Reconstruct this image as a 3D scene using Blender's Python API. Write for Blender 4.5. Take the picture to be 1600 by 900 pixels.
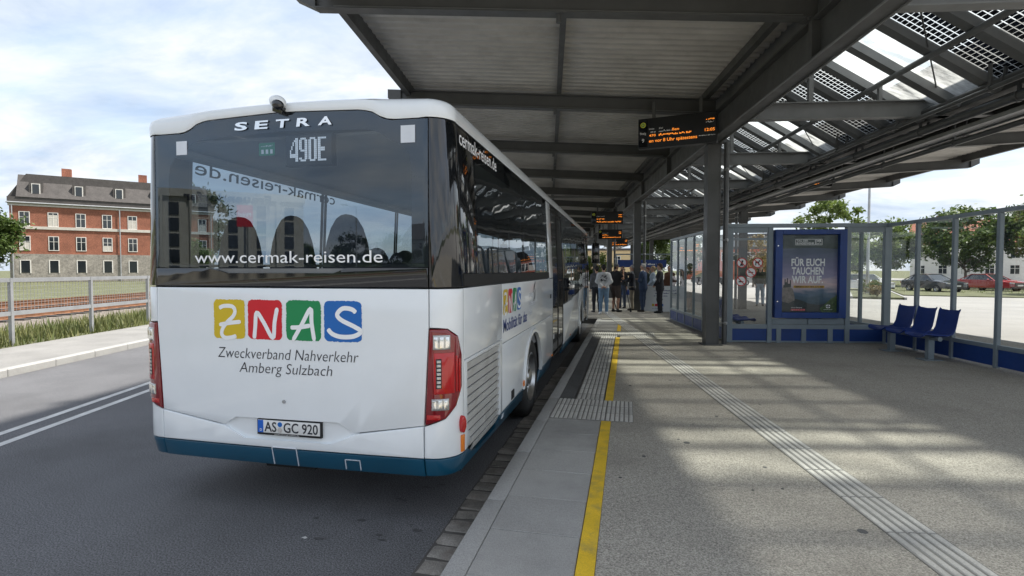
import bpy, bmesh, math, random
import numpy as np
from mathutils import Vector, Matrix, noise as mnoise

for o in list(bpy.data.objects):
    bpy.data.objects.remove(o)
SC = bpy.context.scene
COL = SC.collection
R = math.radians
random.seed(7)

# ------------------------------------------------------------------ camera
TH = R(8.35)                 # the platform canopy runs 8.35 degrees left of the bus
cam_d = bpy.data.cameras.new('camera')
cam_d.sensor_width = 36.0
cam_d.lens = 820.0 / 1600.0 * 36.0
cam_d.clip_start = 0.05
cam_d.clip_end = 3000.0
cam = bpy.data.objects.new('camera', cam_d)
COL.objects.link(cam)
cam.location = (0, 0, 1.78)
cam.rotation_euler = (R(90) - math.atan(28.0 / 820.0), 0, R(12.38))
SC.camera = cam
SC.render.resolution_x = 1024
SC.render.resolution_y = 576

# ------------------------------------------------------------------ sky
SUN_EL = R(60)
sun_h = Vector((math.cos(TH) * math.cos(R(9)) - math.sin(TH) * math.sin(R(9)),
                math.sin(TH) * math.cos(R(9)) + math.cos(TH) * math.sin(R(9))))
SUN_DIR = Vector((sun_h.x * math.cos(SUN_EL), sun_h.y * math.cos(SUN_EL), math.sin(SUN_EL)))
W = bpy.data.worlds.new('World')
SC.world = W
W.use_nodes = True
nt = W.node_tree
nt.nodes.clear()
def wn(t, **k):
    n = nt.nodes.new(t)
    for a, b in k.items():
        setattr(n, a, b)
    return n
sky = wn('ShaderNodeTexSky', sky_type='NISHITA', sun_disc=False)
sky.sun_elevation = SUN_EL
sky.sun_rotation = math.atan2(sun_h.x, sun_h.y)
sky.air_density = 1.0
sky.dust_density = 2.0
tc = wn('ShaderNodeTexCoord')
sep = wn('ShaderNodeSeparateXYZ')
nt.links.new(tc.outputs['Generated'], sep.inputs[0])
def wmath(op, a, b=None):
    n = wn('ShaderNodeMath', operation=op)
    for i, v in enumerate((a, b)):
        if v is None:
            continue
        if hasattr(v, 'links'):
            nt.links.new(v, n.inputs[i])
        else:
            n.inputs[i].default_value = v
    return n.outputs[0]
zz = wmath('ADD', wmath('MAXIMUM', sep.outputs[2], 0.0), 0.22)
cx = wmath('DIVIDE', sep.outputs[0], zz)
cy = wmath('DIVIDE', sep.outputs[1], zz)
cmb = wn('ShaderNodeCombineXYZ')
nt.links.new(cx, cmb.inputs[0]); nt.links.new(cy, cmb.inputs[1])
def wnoise(scale, detail, rough, off, dist=0.0):
    mp = wn('ShaderNodeMapping')
    mp.inputs['Location'].default_value = (off, off * 0.7, 0)
    mp.inputs['Scale'].default_value = (1.0, 1.5, 1.0)
    nt.links.new(cmb.outputs[0], mp.inputs[0])
    n = wn('ShaderNodeTexNoise')
    n.inputs['Scale'].default_value = scale
    n.inputs['Detail'].default_value = detail
    n.inputs['Roughness'].default_value = rough
    n.inputs['Distortion'].default_value = dist
    nt.links.new(mp.outputs[0], n.inputs['Vector'])
    return n.outputs['Fac']
def wramp(fac, stops):
    r = wn('ShaderNodeValToRGB')
    els = r.color_ramp.elements
    while len(els) < len(stops):
        els.new(0.5)
    for e, (p, c) in zip(els, stops):
        e.position = p
        e.color = (c, c, c, 1) if not isinstance(c, tuple) else (*c, 1)
    nt.links.new(fac, r.inputs[0])
    return r.outputs[0]
cover = wramp(wnoise(0.9, 7, 0.55, 1.3, 0.4), [(0.30, 0.42), (0.43, 0.72), (0.56, 1.0)])
shade = wramp(wnoise(1.7, 6, 0.6, 4.0, 0.3), [(0.30, (0.46, 0.56, 0.71)), (0.47, (0.66, 0.735, 0.835)), (0.62, (0.89, 0.905, 0.925))])
vm = wn('ShaderNodeVectorMath', operation='SCALE')
nt.links.new(shade, vm.inputs[0])
vm.inputs['Scale'].default_value = 3.95
mix = wn('ShaderNodeMix', data_type='RGBA')
nt.links.new(cover, mix.inputs['Factor'])
skg = wn('ShaderNodeVectorMath', operation='SCALE')
nt.links.new(sky.outputs[0], skg.inputs[0])
skg.inputs['Scale'].default_value = 1.0
nt.links.new(skg.outputs[0], mix.inputs['A'])
nt.links.new(vm.outputs[0], mix.inputs['B'])
bg = wn('ShaderNodeBackground')
bg.inputs['Strength'].default_value = 0.105
nt.links.new(mix.outputs['Result'], bg.inputs['Color'])
wo = wn('ShaderNodeOutputWorld')
nt.links.new(bg.outputs[0], wo.inputs['Surface'])

# ------------------------------------------------------------------ sun
sd = bpy.data.lights.new('sun', 'SUN')
sd.energy = 2.9
sd.angle = R(2.6)
sd.color = (1.0, 0.95, 0.87)
sun = bpy.data.objects.new('sun', sd)
COL.objects.link(sun)
sun.rotation_euler = (-SUN_DIR).to_track_quat('-Z', 'Y').to_euler()
sun.location = (20, 5, 30)

SC.view_settings.view_transform = 'Standard'
SC.view_settings.look = 'None'
SC.view_settings.exposure = 1.58
SC.view_settings.gamma = 1.0
SC.view_settings.use_curve_mapping = False
SC.render.engine = 'CYCLES'
SC.cycles.max_bounces = 10
SC.cycles.transparent_max_bounces = 24
SC.cycles.glossy_bounces = 5
SC.cycles.caustics_reflective = False
SC.cycles.caustics_refractive = False

# ------------------------------------------------------------------ materials
MATS = {}
def mat(name, base=(.5, .5, .5), rough=.5, metal=0.0, var=0.12, scale=3.0, bump=0.0, bscale=60.0,
        coat=0.0, speck=0.0, sscale=160.0, dirt=0.0, dirtcol=(.08, .07, .06), dscale=1.2, emit=0.0,
        rvar=0.0, spec=0.5, rnd=0.0, wave=0.0, wscale=2.0):
    m = bpy.data.materials.new(name)
    m.use_nodes = True
    t = m.node_tree
    b = t.nodes['Principled BSDF']
    L = t.links.new
    b.inputs['Roughness'].default_value = rough
    b.inputs['Metallic'].default_value = metal
    b.inputs['Specular IOR Level'].default_value = spec
    if coat:
        b.inputs['Coat Weight'].default_value = coat
        b.inputs['Coat Roughness'].default_value = 0.04
    g = t.nodes.new('ShaderNodeNewGeometry')
    def noi(sc, det=4, ro=.6):
        n = t.nodes.new('ShaderNodeTexNoise')
        n.inputs['Scale'].default_value = sc
        n.inputs['Detail'].default_value = det
        n.inputs['Roughness'].default_value = ro
        L(g.outputs['Position'], n.inputs['Vector'])
        return n.outputs['Fac']
    def rng(fac, a, b_, lo, hi):
        n = t.nodes.new('ShaderNodeMapRange')
        n.inputs[1].default_value = a; n.inputs[2].default_value = b_
        n.inputs[3].default_value = lo; n.inputs[4].default_value = hi
        L(fac, n.inputs[0])
        return n.outputs[0]
    def mul(c, fac):
        n = t.nodes.new('ShaderNodeVectorMath'); n.operation = 'SCALE'
        if hasattr(c, 'links'): L(c, n.inputs[0])
        else: n.inputs[0].default_value = c
        L(fac, n.inputs['Scale'])
        return n.outputs[0]
    c = tuple(base)
    if var:
        c = mul(c, rng(noi(scale), .3, .7, 1 - var, 1 + var))
    if speck:
        c = mul(c, rng(noi(sscale, 3, .75), .32, .68, 1 - speck, 1 + speck))
    if rnd:
        oi = t.nodes.new('ShaderNodeObjectInfo')
        c = mul(c, rng(oi.outputs['Random'], 0, 1, 1 - rnd, 1 + rnd))
    if dirt:
        n = t.nodes.new('ShaderNodeMix'); n.data_type = 'RGBA'
        L(rng(noi(dscale, 6, .65), .5, .72, 0, dirt), n.inputs['Factor'])
        if hasattr(c, 'links'): L(c, n.inputs['A'])
        else: n.inputs['A'].default_value = (*c, 1)
        n.inputs['B'].default_value = (*dirtcol, 1)
        c = n.outputs['Result']
    if hasattr(c, 'links'): L(c, b.inputs['Base Color'])
    else: b.inputs['Base Color'].default_value = (*c, 1)
    if rvar:
        L(rng(noi(scale * 2.3), .3, .7, max(.02, rough - rvar), min(1, rough + rvar)), b.inputs['Roughness'])
    if bump or wave:
        bp = t.nodes.new('ShaderNodeBump')
        bp.inputs['Strength'].default_value = bump or wave
        bp.inputs['Distance'].default_value = 0.01 if bump else 0.05
        L(noi(bscale if bump else wscale, 3 if bump else 1), bp.inputs['Height'])
        L(bp.outputs[0], b.inputs['Normal'])
        if coat: L(bp.outputs[0], b.inputs['Coat Normal'])
    if emit:
        b.inputs['Emission Color'].default_value = (*base, 1)
        b.inputs['Emission Strength'].default_value = emit
    MATS[name] = m
    return m
def glass(name, tint=(.5, .55, .58), ior=1.45, wave=0.0, wscale=1.5, dirt=0.0, rough=0.0):
    m = bpy.data.materials.new(name)
    m.use_nodes = True
    t = m.node_tree; L = t.links.new
    for n in list(t.nodes):
        t.nodes.remove(n)
    out = t.nodes.new('ShaderNodeOutputMaterial')
    tr = t.nodes.new('ShaderNodeBsdfTransparent'); tr.inputs[0].default_value = (*tint, 1)
    gl = t.nodes.new('ShaderNodeBsdfGlossy'); gl.inputs['Roughness'].default_value = rough
    gl.inputs['Color'].default_value = ((.80, .90, 1, 1) if 'rear' in name else (.96, .98, 1, 1))
    fr = t.nodes.new('ShaderNodeFresnel')
    mx = t.nodes.new('ShaderNodeMixShader')
    g = t.nodes.new('ShaderNodeNewGeometry')
    io = t.nodes.new('ShaderNodeMapRange'); io.inputs[3].default_value = ior; io.inputs[4].default_value = 1 / ior
    L(g.outputs['Backfacing'], io.inputs[0]); L(io.outputs[0], fr.inputs['IOR'])
    if wave:
        n = t.nodes.new('ShaderNodeTexNoise'); n.inputs['Scale'].default_value = wscale; n.inputs['Detail'].default_value = 1
        L(g.outputs['Position'], n.inputs['Vector'])
        bp = t.nodes.new('ShaderNodeBump'); bp.inputs['Strength'].default_value = wave; bp.inputs['Distance'].default_value = .05
        L(n.outputs['Fac'], bp.inputs['Height'])
        L(bp.outputs[0], gl.inputs['Normal']); L(bp.outputs[0], fr.inputs['Normal'])
    L(fr.outputs[0], mx.inputs[0]); L(tr.outputs[0], mx.inputs[1]); L(gl.outputs[0], mx.inputs[2])
    fin = mx.outputs[0]
    if dirt:
        df = t.nodes.new('ShaderNodeBsdfDiffuse'); df.inputs[0].default_value = (.72, .74, .72, 1)
        tl = t.nodes.new('ShaderNodeBsdfTranslucent'); tl.inputs[0].default_value = (.8, .82, .8, 1)
        m1 = t.nodes.new('ShaderNodeMixShader'); m1.inputs[0].default_value = .6
        L(df.outputs[0], m1.inputs[1]); L(tl.outputs[0], m1.inputs[2])
        n = t.nodes.new('ShaderNodeTexNoise'); n.inputs['Scale'].default_value = 1.6; n.inputs['Detail'].default_value = 6; n.inputs['Roughness'].default_value = .65
        mp = t.nodes.new('ShaderNodeMapping'); mp.inputs['Scale'].default_value = (1, 3, 1)
        L(g.outputs['Position'], mp.inputs[0]); L(mp.outputs[0], n.inputs['Vector'])
        rg = t.nodes.new('ShaderNodeMapRange'); rg.inputs[1].default_value = .35; rg.inputs[2].default_value = .75
        rg.inputs[3].default_value = dirt * (.3 if dirt > .2 else .5); rg.inputs[4].default_value = dirt * (2.0 if dirt > .2 else 1.6)
        L(n.outputs['Fac'], rg.inputs[0])
        m2 = t.nodes.new('ShaderNodeMixShader')
        L(rg.outputs[0], m2.inputs[0]); L(fin, m2.inputs[1]); L(m1.outputs[0], m2.inputs[2])
        fin = m2.outputs[0]
    L(fin, out.inputs['Surface'])
    MATS[name] = m
    return m

mat('asphalt', (.13, .131, .138), .85, var=.16, scale=.7, speck=.9, sscale=98, bump=.9, bscale=120, dirt=.5, dirtcol=(.075, .075, .077), dscale=.8, spec=.3)
mat('platform_asphalt', (.355, .334, .292), .85, var=.10, scale=.6, speck=.62, sscale=98, bump=.7, bscale=120, dirt=.45, dirtcol=(.20, .185, .16), dscale=1.1, spec=.3)
mat('patch_asphalt', (.10, .10, .10), .85, var=.15, scale=2, speck=.3, sscale=120, bump=.4, bscale=150, spec=.3)
mat('kerb', (.36, .357, .345), .8, var=.12, scale=2, speck=.28, sscale=140, bump=.4, bscale=160, rnd=.06, dirt=.3, dirtcol=(.12, .115, .11), dscale=2)
mat('slab', (.35, .345, .33), .82, var=.12, scale=1.5, speck=.24, sscale=140, bump=.35, bscale=160, rnd=.06, dirt=.35, dirtcol=(.10, .098, .094), dscale=1.3)
mat('tactile_groove', (.2, .195, .18), .9, var=.2, scale=4)
mat('tactile', (.50, .49, .46), .75, var=.14, scale=3, speck=.2, sscale=120, bump=.2, bscale=150, rnd=.10, dirt=.5, dirtcol=(.26, .25, .235), dscale=4)
mat('joint', (.085, .08, .074), .95, var=.2)
mat('cobble', (.20, .188, .17), .8, var=.25, scale=9, speck=.3, sscale=110, bump=.7, bscale=45, rnd=.22, dirt=.5, dirtcol=(.10, .07, .05), dscale=5)
mat('yellow_paint', (.74, .49, .03), .6, var=.10, scale=5, speck=.18, sscale=110, dirt=.6, dirtcol=(.30, .24, .10), dscale=7)
mat('white_line', (.55, .55, .54), .7, var=.15, speck=.2, dirt=.5, dirtcol=(.2, .2, .2), dscale=5)
mat('concrete_ground', (.27, .262, .25), .85, var=.12, scale=.4, speck=.15, sscale=60, dirt=.35, dirtcol=(.2, .195, .19), dscale=.5)
mat('sidewalk', (.22, .215, .205), .85, var=.15, scale=1.2, speck=.2, sscale=60)
mat('earth', (.10, .105, .05), .95, var=.35, scale=.8, bump=.5, bscale=9, speck=.3, sscale=20)
mat('ballast', (.17, .145, .125), .95, var=.3, scale=6, bump=1.0, bscale=25, speck=.4, sscale=30)
mat('steel_grey', (.082, .085, .085), .5, metal=0.0, var=.16, scale=1.3, rvar=.12, dirt=.35, dirtcol=(.045, .045, .043), dscale=2.5)
mat('steel_light', (.17, .178, .182), .5, var=.15, scale=1.5, rvar=.1, dirt=.3, dirtcol=(.08, .08, .08), dscale=2)
mat('deck', (.44, .43, .405), .6, var=.16, scale=1.0, rvar=.1, dirt=.55, dirtcol=(.27, .26, .24), dscale=1.6)
mat('pipe', (.12, .125, .128), .4, metal=.4, var=.15, dirt=.3, dirtcol=(.05, .05, .05))
mat('frame_grey', (.235, .285, .32), .42, var=.08, scale=2, rvar=.08, dirt=.28, dirtcol=(.14, .16, .17), dscale=3)
mat('panel_blue', (.012, .052, .235), .4, var=.12, scale=3, rvar=.1, dirt=.25, dirtcol=(.02, .04, .10), dscale=4)
mat('seat_blue', (.010, .040, .225), .38, var=.1, scale=6)
mat('bus_white', (.80, .835, .86), .26, var=.015, coat=.6, spec=.5, wave=.03, wscale=1.6, dirt=.035, dirtcol=(.45, .44, .42), dscale=5)
mat('bus_blue', (.004, .067, .125), .3, var=.06, coat=.6)
mat('bus_black', (.006, .007, .009), .06, var=0, coat=.7, spec=.6)
mat('ceramic_black', (.008, .009, .012), .35, var=0)
mat('rubber', (.013, .013, .013), .75, var=.1)
mat('tyre', (.018, .018, .018), .8, var=.2, scale=8, bump=.2, bscale=90, dirt=.4, dirtcol=(.05, .047, .043), dscale=6)
mat('rim', (.55, .56, .57), .28, metal=.95, var=.1, dirt=.4, dirtcol=(.2, .19, .18), dscale=8)
mat('chrome', (.78, .79, .80), .16, metal=.95, var=.03)
mat('lamp_red', (.20, .004, .010), .12, var=.08, coat=.8)
mat('lamp_bright_red', (.46, .008, .010), .15, var=.08, coat=.6)
mat('lamp_clear', (.42, .43, .43), .12, metal=.55, var=.2, scale=40, coat=.8)
mat('lamp_amber', (.75, .20, .01), .2, var=.05, coat=.7)
mat('grille_white', (.50, .50, .485), .5, var=.1, dirt=.5, dirtcol=(.28, .265, .24), dscale=5)
mat('void', (.012, .012, .012), .9, var=0)
mat('interior_grey', (.16, .165, .175), .7, var=.08)
mat('ceiling_grey', (.36, .37, .38), .6, var=.05)
mat('seat_fabric', (.045, .05, .062), .9, var=.25, scale=20, speck=.3, sscale=120)
mat('handrail_yellow', (.7, .5, .03), .4, var=0)
mat('text_white', (.88, .89, .90), .5, var=0)
mat('text_dark', (.018, .02, .03), .5, var=0)
mat('text_blue', (.02, .045, .21), .5, var=0)
mat('logo_yellow', (.66, .47, .012), .4, var=.02)
mat('logo_red', (.62, .006, .018), .4, var=.02)
mat('logo_green', (.004, .24, .075), .4, var=.02)
mat('logo_blue', (.006, .13, .46), .4, var=.02)
mat('plate_white', (.74, .75, .74), .35, var=.03)
mat('plate_blue', (.01, .12, .55), .35, var=0)
mat('led_white', (.62, .66, .70), .4, var=0, emit=.22)
mat('led_orange', (1.0, .28, .03), .4, var=0, emit=.32)
mat('board_black', (.010, .011, .012), .35, var=.1)
mat('sign_green', (.02, .22, .10), .4, var=0)
mat('sign_yellow', (.72, .70, .05), .4, var=0)
mat('sticker', (.66, .70, .76), .5, var=.1)
mat('prohibit_red', (.55, .012, .02), .45, var=0)
mat('skin', (.52, .31, .225), .55, var=.06, scale=20)
mat('skin_tan', (.40, .225, .15), .55, var=.06, scale=20)
mat('concrete_wall', (.46, .43, .37), .85, var=.10, scale=.5, speck=.1, sscale=20, dirt=.3, dirtcol=(.28, .26, .23), dscale=.7)
mat('window_dark', (.02, .025, .03), .08, var=.0, coat=.5)
mat('brick', (.27, .105, .065), .85, var=.25, scale=.5, speck=.4, sscale=9)
mat('brick_stone', (.27, .25, .22), .85, var=.25, scale=1.2, speck=.3, sscale=4)
mat('stone_band', (.52, .49, .44), .8, var=.1)
mat('roof_dark', (.075, .068, .065), .8, var=.2, scale=1.5, speck=.2, sscale=8)
mat('roof_red', (.26, .085, .05), .8, var=.2, scale=1.0, speck=.25, sscale=8)
mat('render_yellow', (.62, .47, .26), .85, var=.06)
mat('render_white', (.68, .66, .62), .85, var=.06)
mat('render_red', (.42, .13, .08), .8, var=.08)
mat('render_grey', (.40, .42, .43), .8, var=.08)
mat('bark', (.11, .085, .062), .9, var=.3, scale=8, bump=.6, bscale=30)
mat('galvanised', (.40, .41, .42), .45, metal=.5, var=.12)
mat('rust', (.20, .095, .05), .7, metal=.3, var=.3, scale=6)
mat('car_white', (.68, .69, .70), .22, var=.02, coat=.8)
mat('car_silver', (.42, .43, .44), .25, metal=.6, var=.02, coat=.8)
mat('car_dark', (.03, .035, .045), .22, var=.02, coat=.8)
mat('car_red', (.32, .02, .02), .22, var=.02, coat=.8)
mat('board_white', (.74, .78, .80), .45, var=.03)
glass('bus_rear_glass', (.60, .66, .72), 1.8, wave=.02, wscale=1.0)
glass('bus_side_glass', (.40, .45, .48), 1.55, wave=.10, wscale=1.6)
glass('door_glass', (.22, .24, .25), 1.55, wave=.05, wscale=1.5)
glass('shelter_glass', (.93, .95, .94), 1.5, wave=.02, wscale=1.0, dirt=.014)
glass('poster_glass', (.97, .98, .98), 1.25)
glass('roof_glass', (.82, .87, .84), 1.45, dirt=.50)
glass('car_glass', (.12, .14, .15), 1.5)

def leaf_mat(name, c1, c2, trans=.25):
    m = bpy.data.materials.new(name); m.use_nodes = True
    t = m.node_tree; L = t.links.new
    for n in list(t.nodes): t.nodes.remove(n)
    out = t.nodes.new('ShaderNodeOutputMaterial')
    g = t.nodes.new('ShaderNodeNewGeometry')
    n = t.nodes.new('ShaderNodeTexNoise'); n.inputs['Scale'].default_value = 1.6; n.inputs['Detail'].default_value = 5
    L(g.outputs['Position'], n.inputs['Vector'])
    ad = t.nodes.new('ShaderNodeMath'); ad.operation = 'MULTIPLY_ADD'; ad.inputs[1].default_value = .5
    rr = t.nodes.new('ShaderNodeMapRange'); rr.inputs[1].default_value = .3; rr.inputs[2].default_value = .7
    L(n.outputs['Fac'], rr.inputs[0])
    L(g.outputs['Random Per Island'], ad.inputs[0])
    h = t.nodes.new('ShaderNodeMath'); h.operation = 'MULTIPLY'; h.inputs[1].default_value = .5
    L(rr.outputs[0], h.inputs[0]); L(h.outputs[0], ad.inputs[2])
    mx = t.nodes.new('ShaderNodeMix'); mx.data_type = 'RGBA'
    mx.inputs['A'].default_value = (*c1, 1); mx.inputs['B'].default_value = (*c2, 1)
    L(ad.outputs[0], mx.inputs['Factor'])
    d = t.nodes.new('ShaderNodeBsdfPrincipled'); d.inputs['Roughness'].default_value = .55
    tl = t.nodes.new('ShaderNodeBsdfTranslucent')
    L(mx.outputs['Result'], d.inputs['Base Color']); L(mx.outputs['Result'], tl.inputs[0])
    ms = t.nodes.new('ShaderNodeMixShader'); ms.inputs[0].default_value = trans
    L(d.outputs[0], ms.inputs[1]); L(tl.outputs[0], ms.inputs[2]); L(ms.outputs[0], out.inputs[0])
    MATS[name] = m
leaf_mat('leaf_green', (.04, .078, .018), (.12, .17, .04), .3)
leaf_mat('leaf_bright', (.07, .12, .02), (.17, .22, .05), .35)
leaf_mat('leaf_autumn', (.085, .085, .02), (.24, .15, .04), .3)
leaf_mat('leaf_dark', (.018, .036, .014), (.05, .075, .025), .15)
leaf_mat('grass_blade', (.07, .11, .025), (.22, .21, .08), .3)

# PV glass: dark cells with clear gaps, a fine grid on the pane's own coordinates
def pv_mat():
    m = bpy.data.materials.new('pv_glass'); m.use_nodes = True
    t = m.node_tree; L = t.links.new
    for n in list(t.nodes): t.nodes.remove(n)
    out = t.nodes.new('ShaderNodeOutputMaterial')
    tcn = t.nodes.new('ShaderNodeTexCoord')
    sp = t.nodes.new('ShaderNodeSeparateXYZ'); L(tcn.outputs['Object'], sp.inputs[0])
    def cell(sock, pitch, gap):
        a = t.nodes.new('ShaderNodeMath'); a.operation = 'DIVIDE'; L(sock, a.inputs[0]); a.inputs[1].default_value = pitch
        f = t.nodes.new('ShaderNodeMath'); f.operation = 'FRACT'; L(a.outputs[0], f.inputs[0])
        g = t.nodes.new('ShaderNodeMath'); g.operation = 'GREATER_THAN'; L(f.outputs[0], g.inputs[0]); g.inputs[1].default_value = gap
        return g.outputs[0]
    mu = t.nodes.new('ShaderNodeMath'); mu.operation = 'MULTIPLY'
    L(cell(sp.outputs[0], .078, .09), mu.inputs[0]); L(cell(sp.outputs[1], .120, .15), mu.inputs[1])
    tr = t.nodes.new('ShaderNodeBsdfTransparent'); tr.inputs[0].default_value = (.85, .88, .86, 1)
    tl = t.nodes.new('ShaderNodeBsdfTranslucent'); tl.inputs[0].default_value = (.8, .82, .8, 1)
    cl = t.nodes.new('ShaderNodeMixShader'); cl.inputs[0].default_value = .2
    L(tr.outputs[0], cl.inputs[1]); L(tl.outputs[0], cl.inputs[2])
    d = t.nodes.new('ShaderNodeBsdfPrincipled'); d.inputs['Base Color'].default_value = (.012, .016, .028, 1); d.inputs['Roughness'].default_value = .2
    mx = t.nodes.new('ShaderNodeMixShader')
    L(mu.outputs[0], mx.inputs[0]); L(cl.outputs[0], mx.inputs[1]); L(d.outputs[0], mx.inputs[2]); L(mx.outputs[0], out.inputs[0])
    MATS['pv_glass'] = m
pv_mat()

# ------------------------------------------------------------------ helpers
def link(o, parent=None):
    COL.objects.link(o)
    if parent is not None:
        o.parent = parent
    return o
def tag(o, label=None, cat=None, group=None, kind=None):
    if label: o['label'] = label
    if cat: o['category'] = cat
    if group: o['group'] = group
    if kind: o['kind'] = kind
    return o
def thing(name, label, cat, loc=(0, 0, 0), rz=0.0, group=None):
    o = bpy.data.objects.new(name, None)
    o.empty_display_size = .2
    link(o)
    o.location = loc; o.rotation_euler = (0, 0, rz)
    return tag(o, label, cat, group)
def obj(name, me, parent=None, loc=None, rz=None):
    o = bpy.data.objects.new(name, me)
    link(o, parent)
    if loc is not None: o.location = loc
    if rz is not None: o.rotation_euler = (0, 0, rz)
    return o
def copy_tree(o, parent=None):
    c = o.copy(); COL.objects.link(c); c.parent = parent
    for ch in list(o.children):
        copy_tree(ch, c)
    return c
class MB:
    def __init__(s):
        s.v = []; s.f = []; s.m = []
    def add(s, vs, fs, mi=0):
        n = len(s.v)
        s.v += [tuple(v) for v in vs]
        s.f += [tuple(i + n for i in f) for f in fs]
        s.m += [mi] * len(fs)
        return s
    def box(s, x0, y0, z0, x1, y1, z1, mi=0):
        vs = [(x0, y0, z0), (x1, y0, z0), (x1, y1, z0), (x0, y1, z0), (x0, y0, z1), (x1, y0, z1), (x1, y1, z1), (x0, y1, z1)]
        return s.add(vs, [(3, 2, 1, 0), (4, 5, 6, 7), (0, 1, 5, 4), (1, 2, 6, 5), (2, 3, 7, 6), (3, 0, 4, 7)], mi)
    def bar(s, p0, p1, w, h, mi=0, up=(0, 0, 1)):
        p0 = Vector(p0); p1 = Vector(p1); d = (p1 - p0).normalized()
        u = Vector(up)
        if abs(d.dot(u)) > .98: u = Vector((0, 1, 0))
        r = d.cross(u).normalized(); u = r.cross(d).normalized()
        vs = []
        for p in (p0, p1):
            for a, b in ((-1, -1), (1, -1), (1, 1), (-1, 1)):
                vs.append(p + r * a * w / 2 + u * b * h / 2)
        return s.add(vs, [(3, 2, 1, 0), (4, 5, 6, 7), (0, 1, 5, 4), (1, 2, 6, 5), (2, 3, 7, 6), (3, 0, 4, 7)], mi)
    def cyl(s, p0, p1, r0, r1=None, n=12, mi=0, caps=True):
        r1 = r0 if r1 is None else r1
        p0 = Vector(p0); p1 = Vector(p1); d = (p1 - p0).normalized()
        u = Vector((0, 0, 1)) if abs(d.z) < .9 else Vector((1, 0, 0))
        a = d.cross(u).normalized(); b = d.cross(a).normalized()
        vs = []
        for p, r in ((p0, r0), (p1, r1)):
            for i in range(n):
                t = 2 * math.pi * i / n
                vs.append(p + (a * math.cos(t) + b * math.sin(t)) * r)
        fs = [(i, n + i, n + (i + 1) % n, (i + 1) % n) for i in range(n)]
        if caps:
            fs += [tuple(range(n)), tuple(range(2 * n - 1, n - 1, -1))]
        return s.add(vs, fs, mi)
    def tube(s, pts, r, n=8, mi=0):
        for a, b in zip(pts[:-1], pts[1:]):
            s.cyl(a, b, r, r, n, mi)
        return s
    def prism(s, poly, axis, a0, a1, mi=0):
        n = len(poly)
        def P(p, a):
            return {'x': (a, p[0], p[1]), 'y': (p[0], a, p[1]), 'z': (p[0], p[1], a)}[axis]
        vs = [P(p, a0) for p in poly] + [P(p, a1) for p in poly]
        fs = [tuple(range(n - 1, -1, -1)), tuple(range(n, 2 * n))] + [(i, (i + 1) % n, n + (i + 1) % n, n + i) for i in range(n)]
        return s.add(vs, fs, mi)
    def lathe(s, prof, n=24, axis='z', origin=(0, 0, 0), mi=0):
        vs = []; k = len(prof)
        for i in range(n):
            t = 2 * math.pi * i / n
            for r, h in prof:
                c = (r * math.cos(t), r * math.sin(t), h)
                if axis == 'x': c = (h, r * math.cos(t), r * math.sin(t))
                if axis == 'y': c = (r * math.cos(t), h, r * math.sin(t))
                vs.append((c[0] + origin[0], c[1] + origin[1], c[2] + origin[2]))
        fs = []
        for i in range(n):
            for j in range(k - 1):
                a = i * k + j; b = ((i + 1) % n) * k + j
                fs.append((a, b, b + 1, a + 1))
        return s.add(vs, fs, mi)
    def sphere(s, c, r, nu=12, nv=8, sc=(1, 1, 1), mi=0):
        vs = []; fs = []
        for j in range(nv + 1):
            ph = math.pi * j / nv
            for i in range(nu):
                t = 2 * math.pi * i / nu
                vs.append((c[0] + r * sc[0] * math.sin(ph) * math.cos(t), c[1] + r * sc[1] * math.sin(ph) * math.sin(t), c[2] + r * sc[2] * math.cos(ph)))
        for j in range(nv):
            for i in range(nu):
                fs.append((j * nu + i, (j + 1) * nu + i, (j + 1) * nu + (i + 1) % nu, j * nu + (i + 1) % nu))
        return s.add(vs, fs, mi)
    def mesh(s, name, mats, smooth=None, bevel=0.0, seg=2):
        me = bpy.data.meshes.new(name)
        me.from_pydata(s.v, [], s.f)
        ms = mats if isinstance(mats, (list, tuple)) else [mats]
        for m in ms: me.materials.append(MATS[m])
        if len(ms) > 1: me.polygons.foreach_set('material_index', s.m)
        bm = bmesh.new(); bm.from_mesh(me)
        bmesh.ops.recalc_face_normals(bm, faces=bm.faces)
        if bevel:
            es = [e for e in bm.edges if len(e.link_faces) == 2 and e.calc_face_angle(0) > .5]
            bmesh.ops.bevel(bm, geom=es, offset=bevel, segments=seg, affect='EDGES', profile=.5)
        bm.to_mesh(me); bm.free()
        if smooth is not None:
            me.shade_smooth(); me.set_sharp_from_angle(angle=R(smooth))
        return me
    def build(s, name, mats, parent=None, smooth=None, bevel=0.0, seg=2, loc=None, rz=None):
        return obj(name, s.mesh(name, mats, smooth, bevel, seg), parent, loc, rz)

def scribble(name, m, parent, mapfn, x0, y0, w, h, seed=1):
    # a line of print too small to read: short strokes of the lettering's height
    r = random.Random(seed); mb = MB(); x = x0
    while x < x0 + w:
        l = min(r.uniform(.25, .8) * h, x0 + w - x); hh = h * r.choice((.62, .62, .7, 1.0)); b = y0 + (0 if r.random() < .8 else h * .3)
        mb.add([mapfn(x, b), mapfn(x + l, b), mapfn(x + l, b + hh * .8), mapfn(x, b + hh * .8)], [(0, 1, 2, 3)])
        x += l + h * r.choice((.14, .14, .18, .6))
    return tag(mb.build(name, m, parent), kind='stuff')
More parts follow.
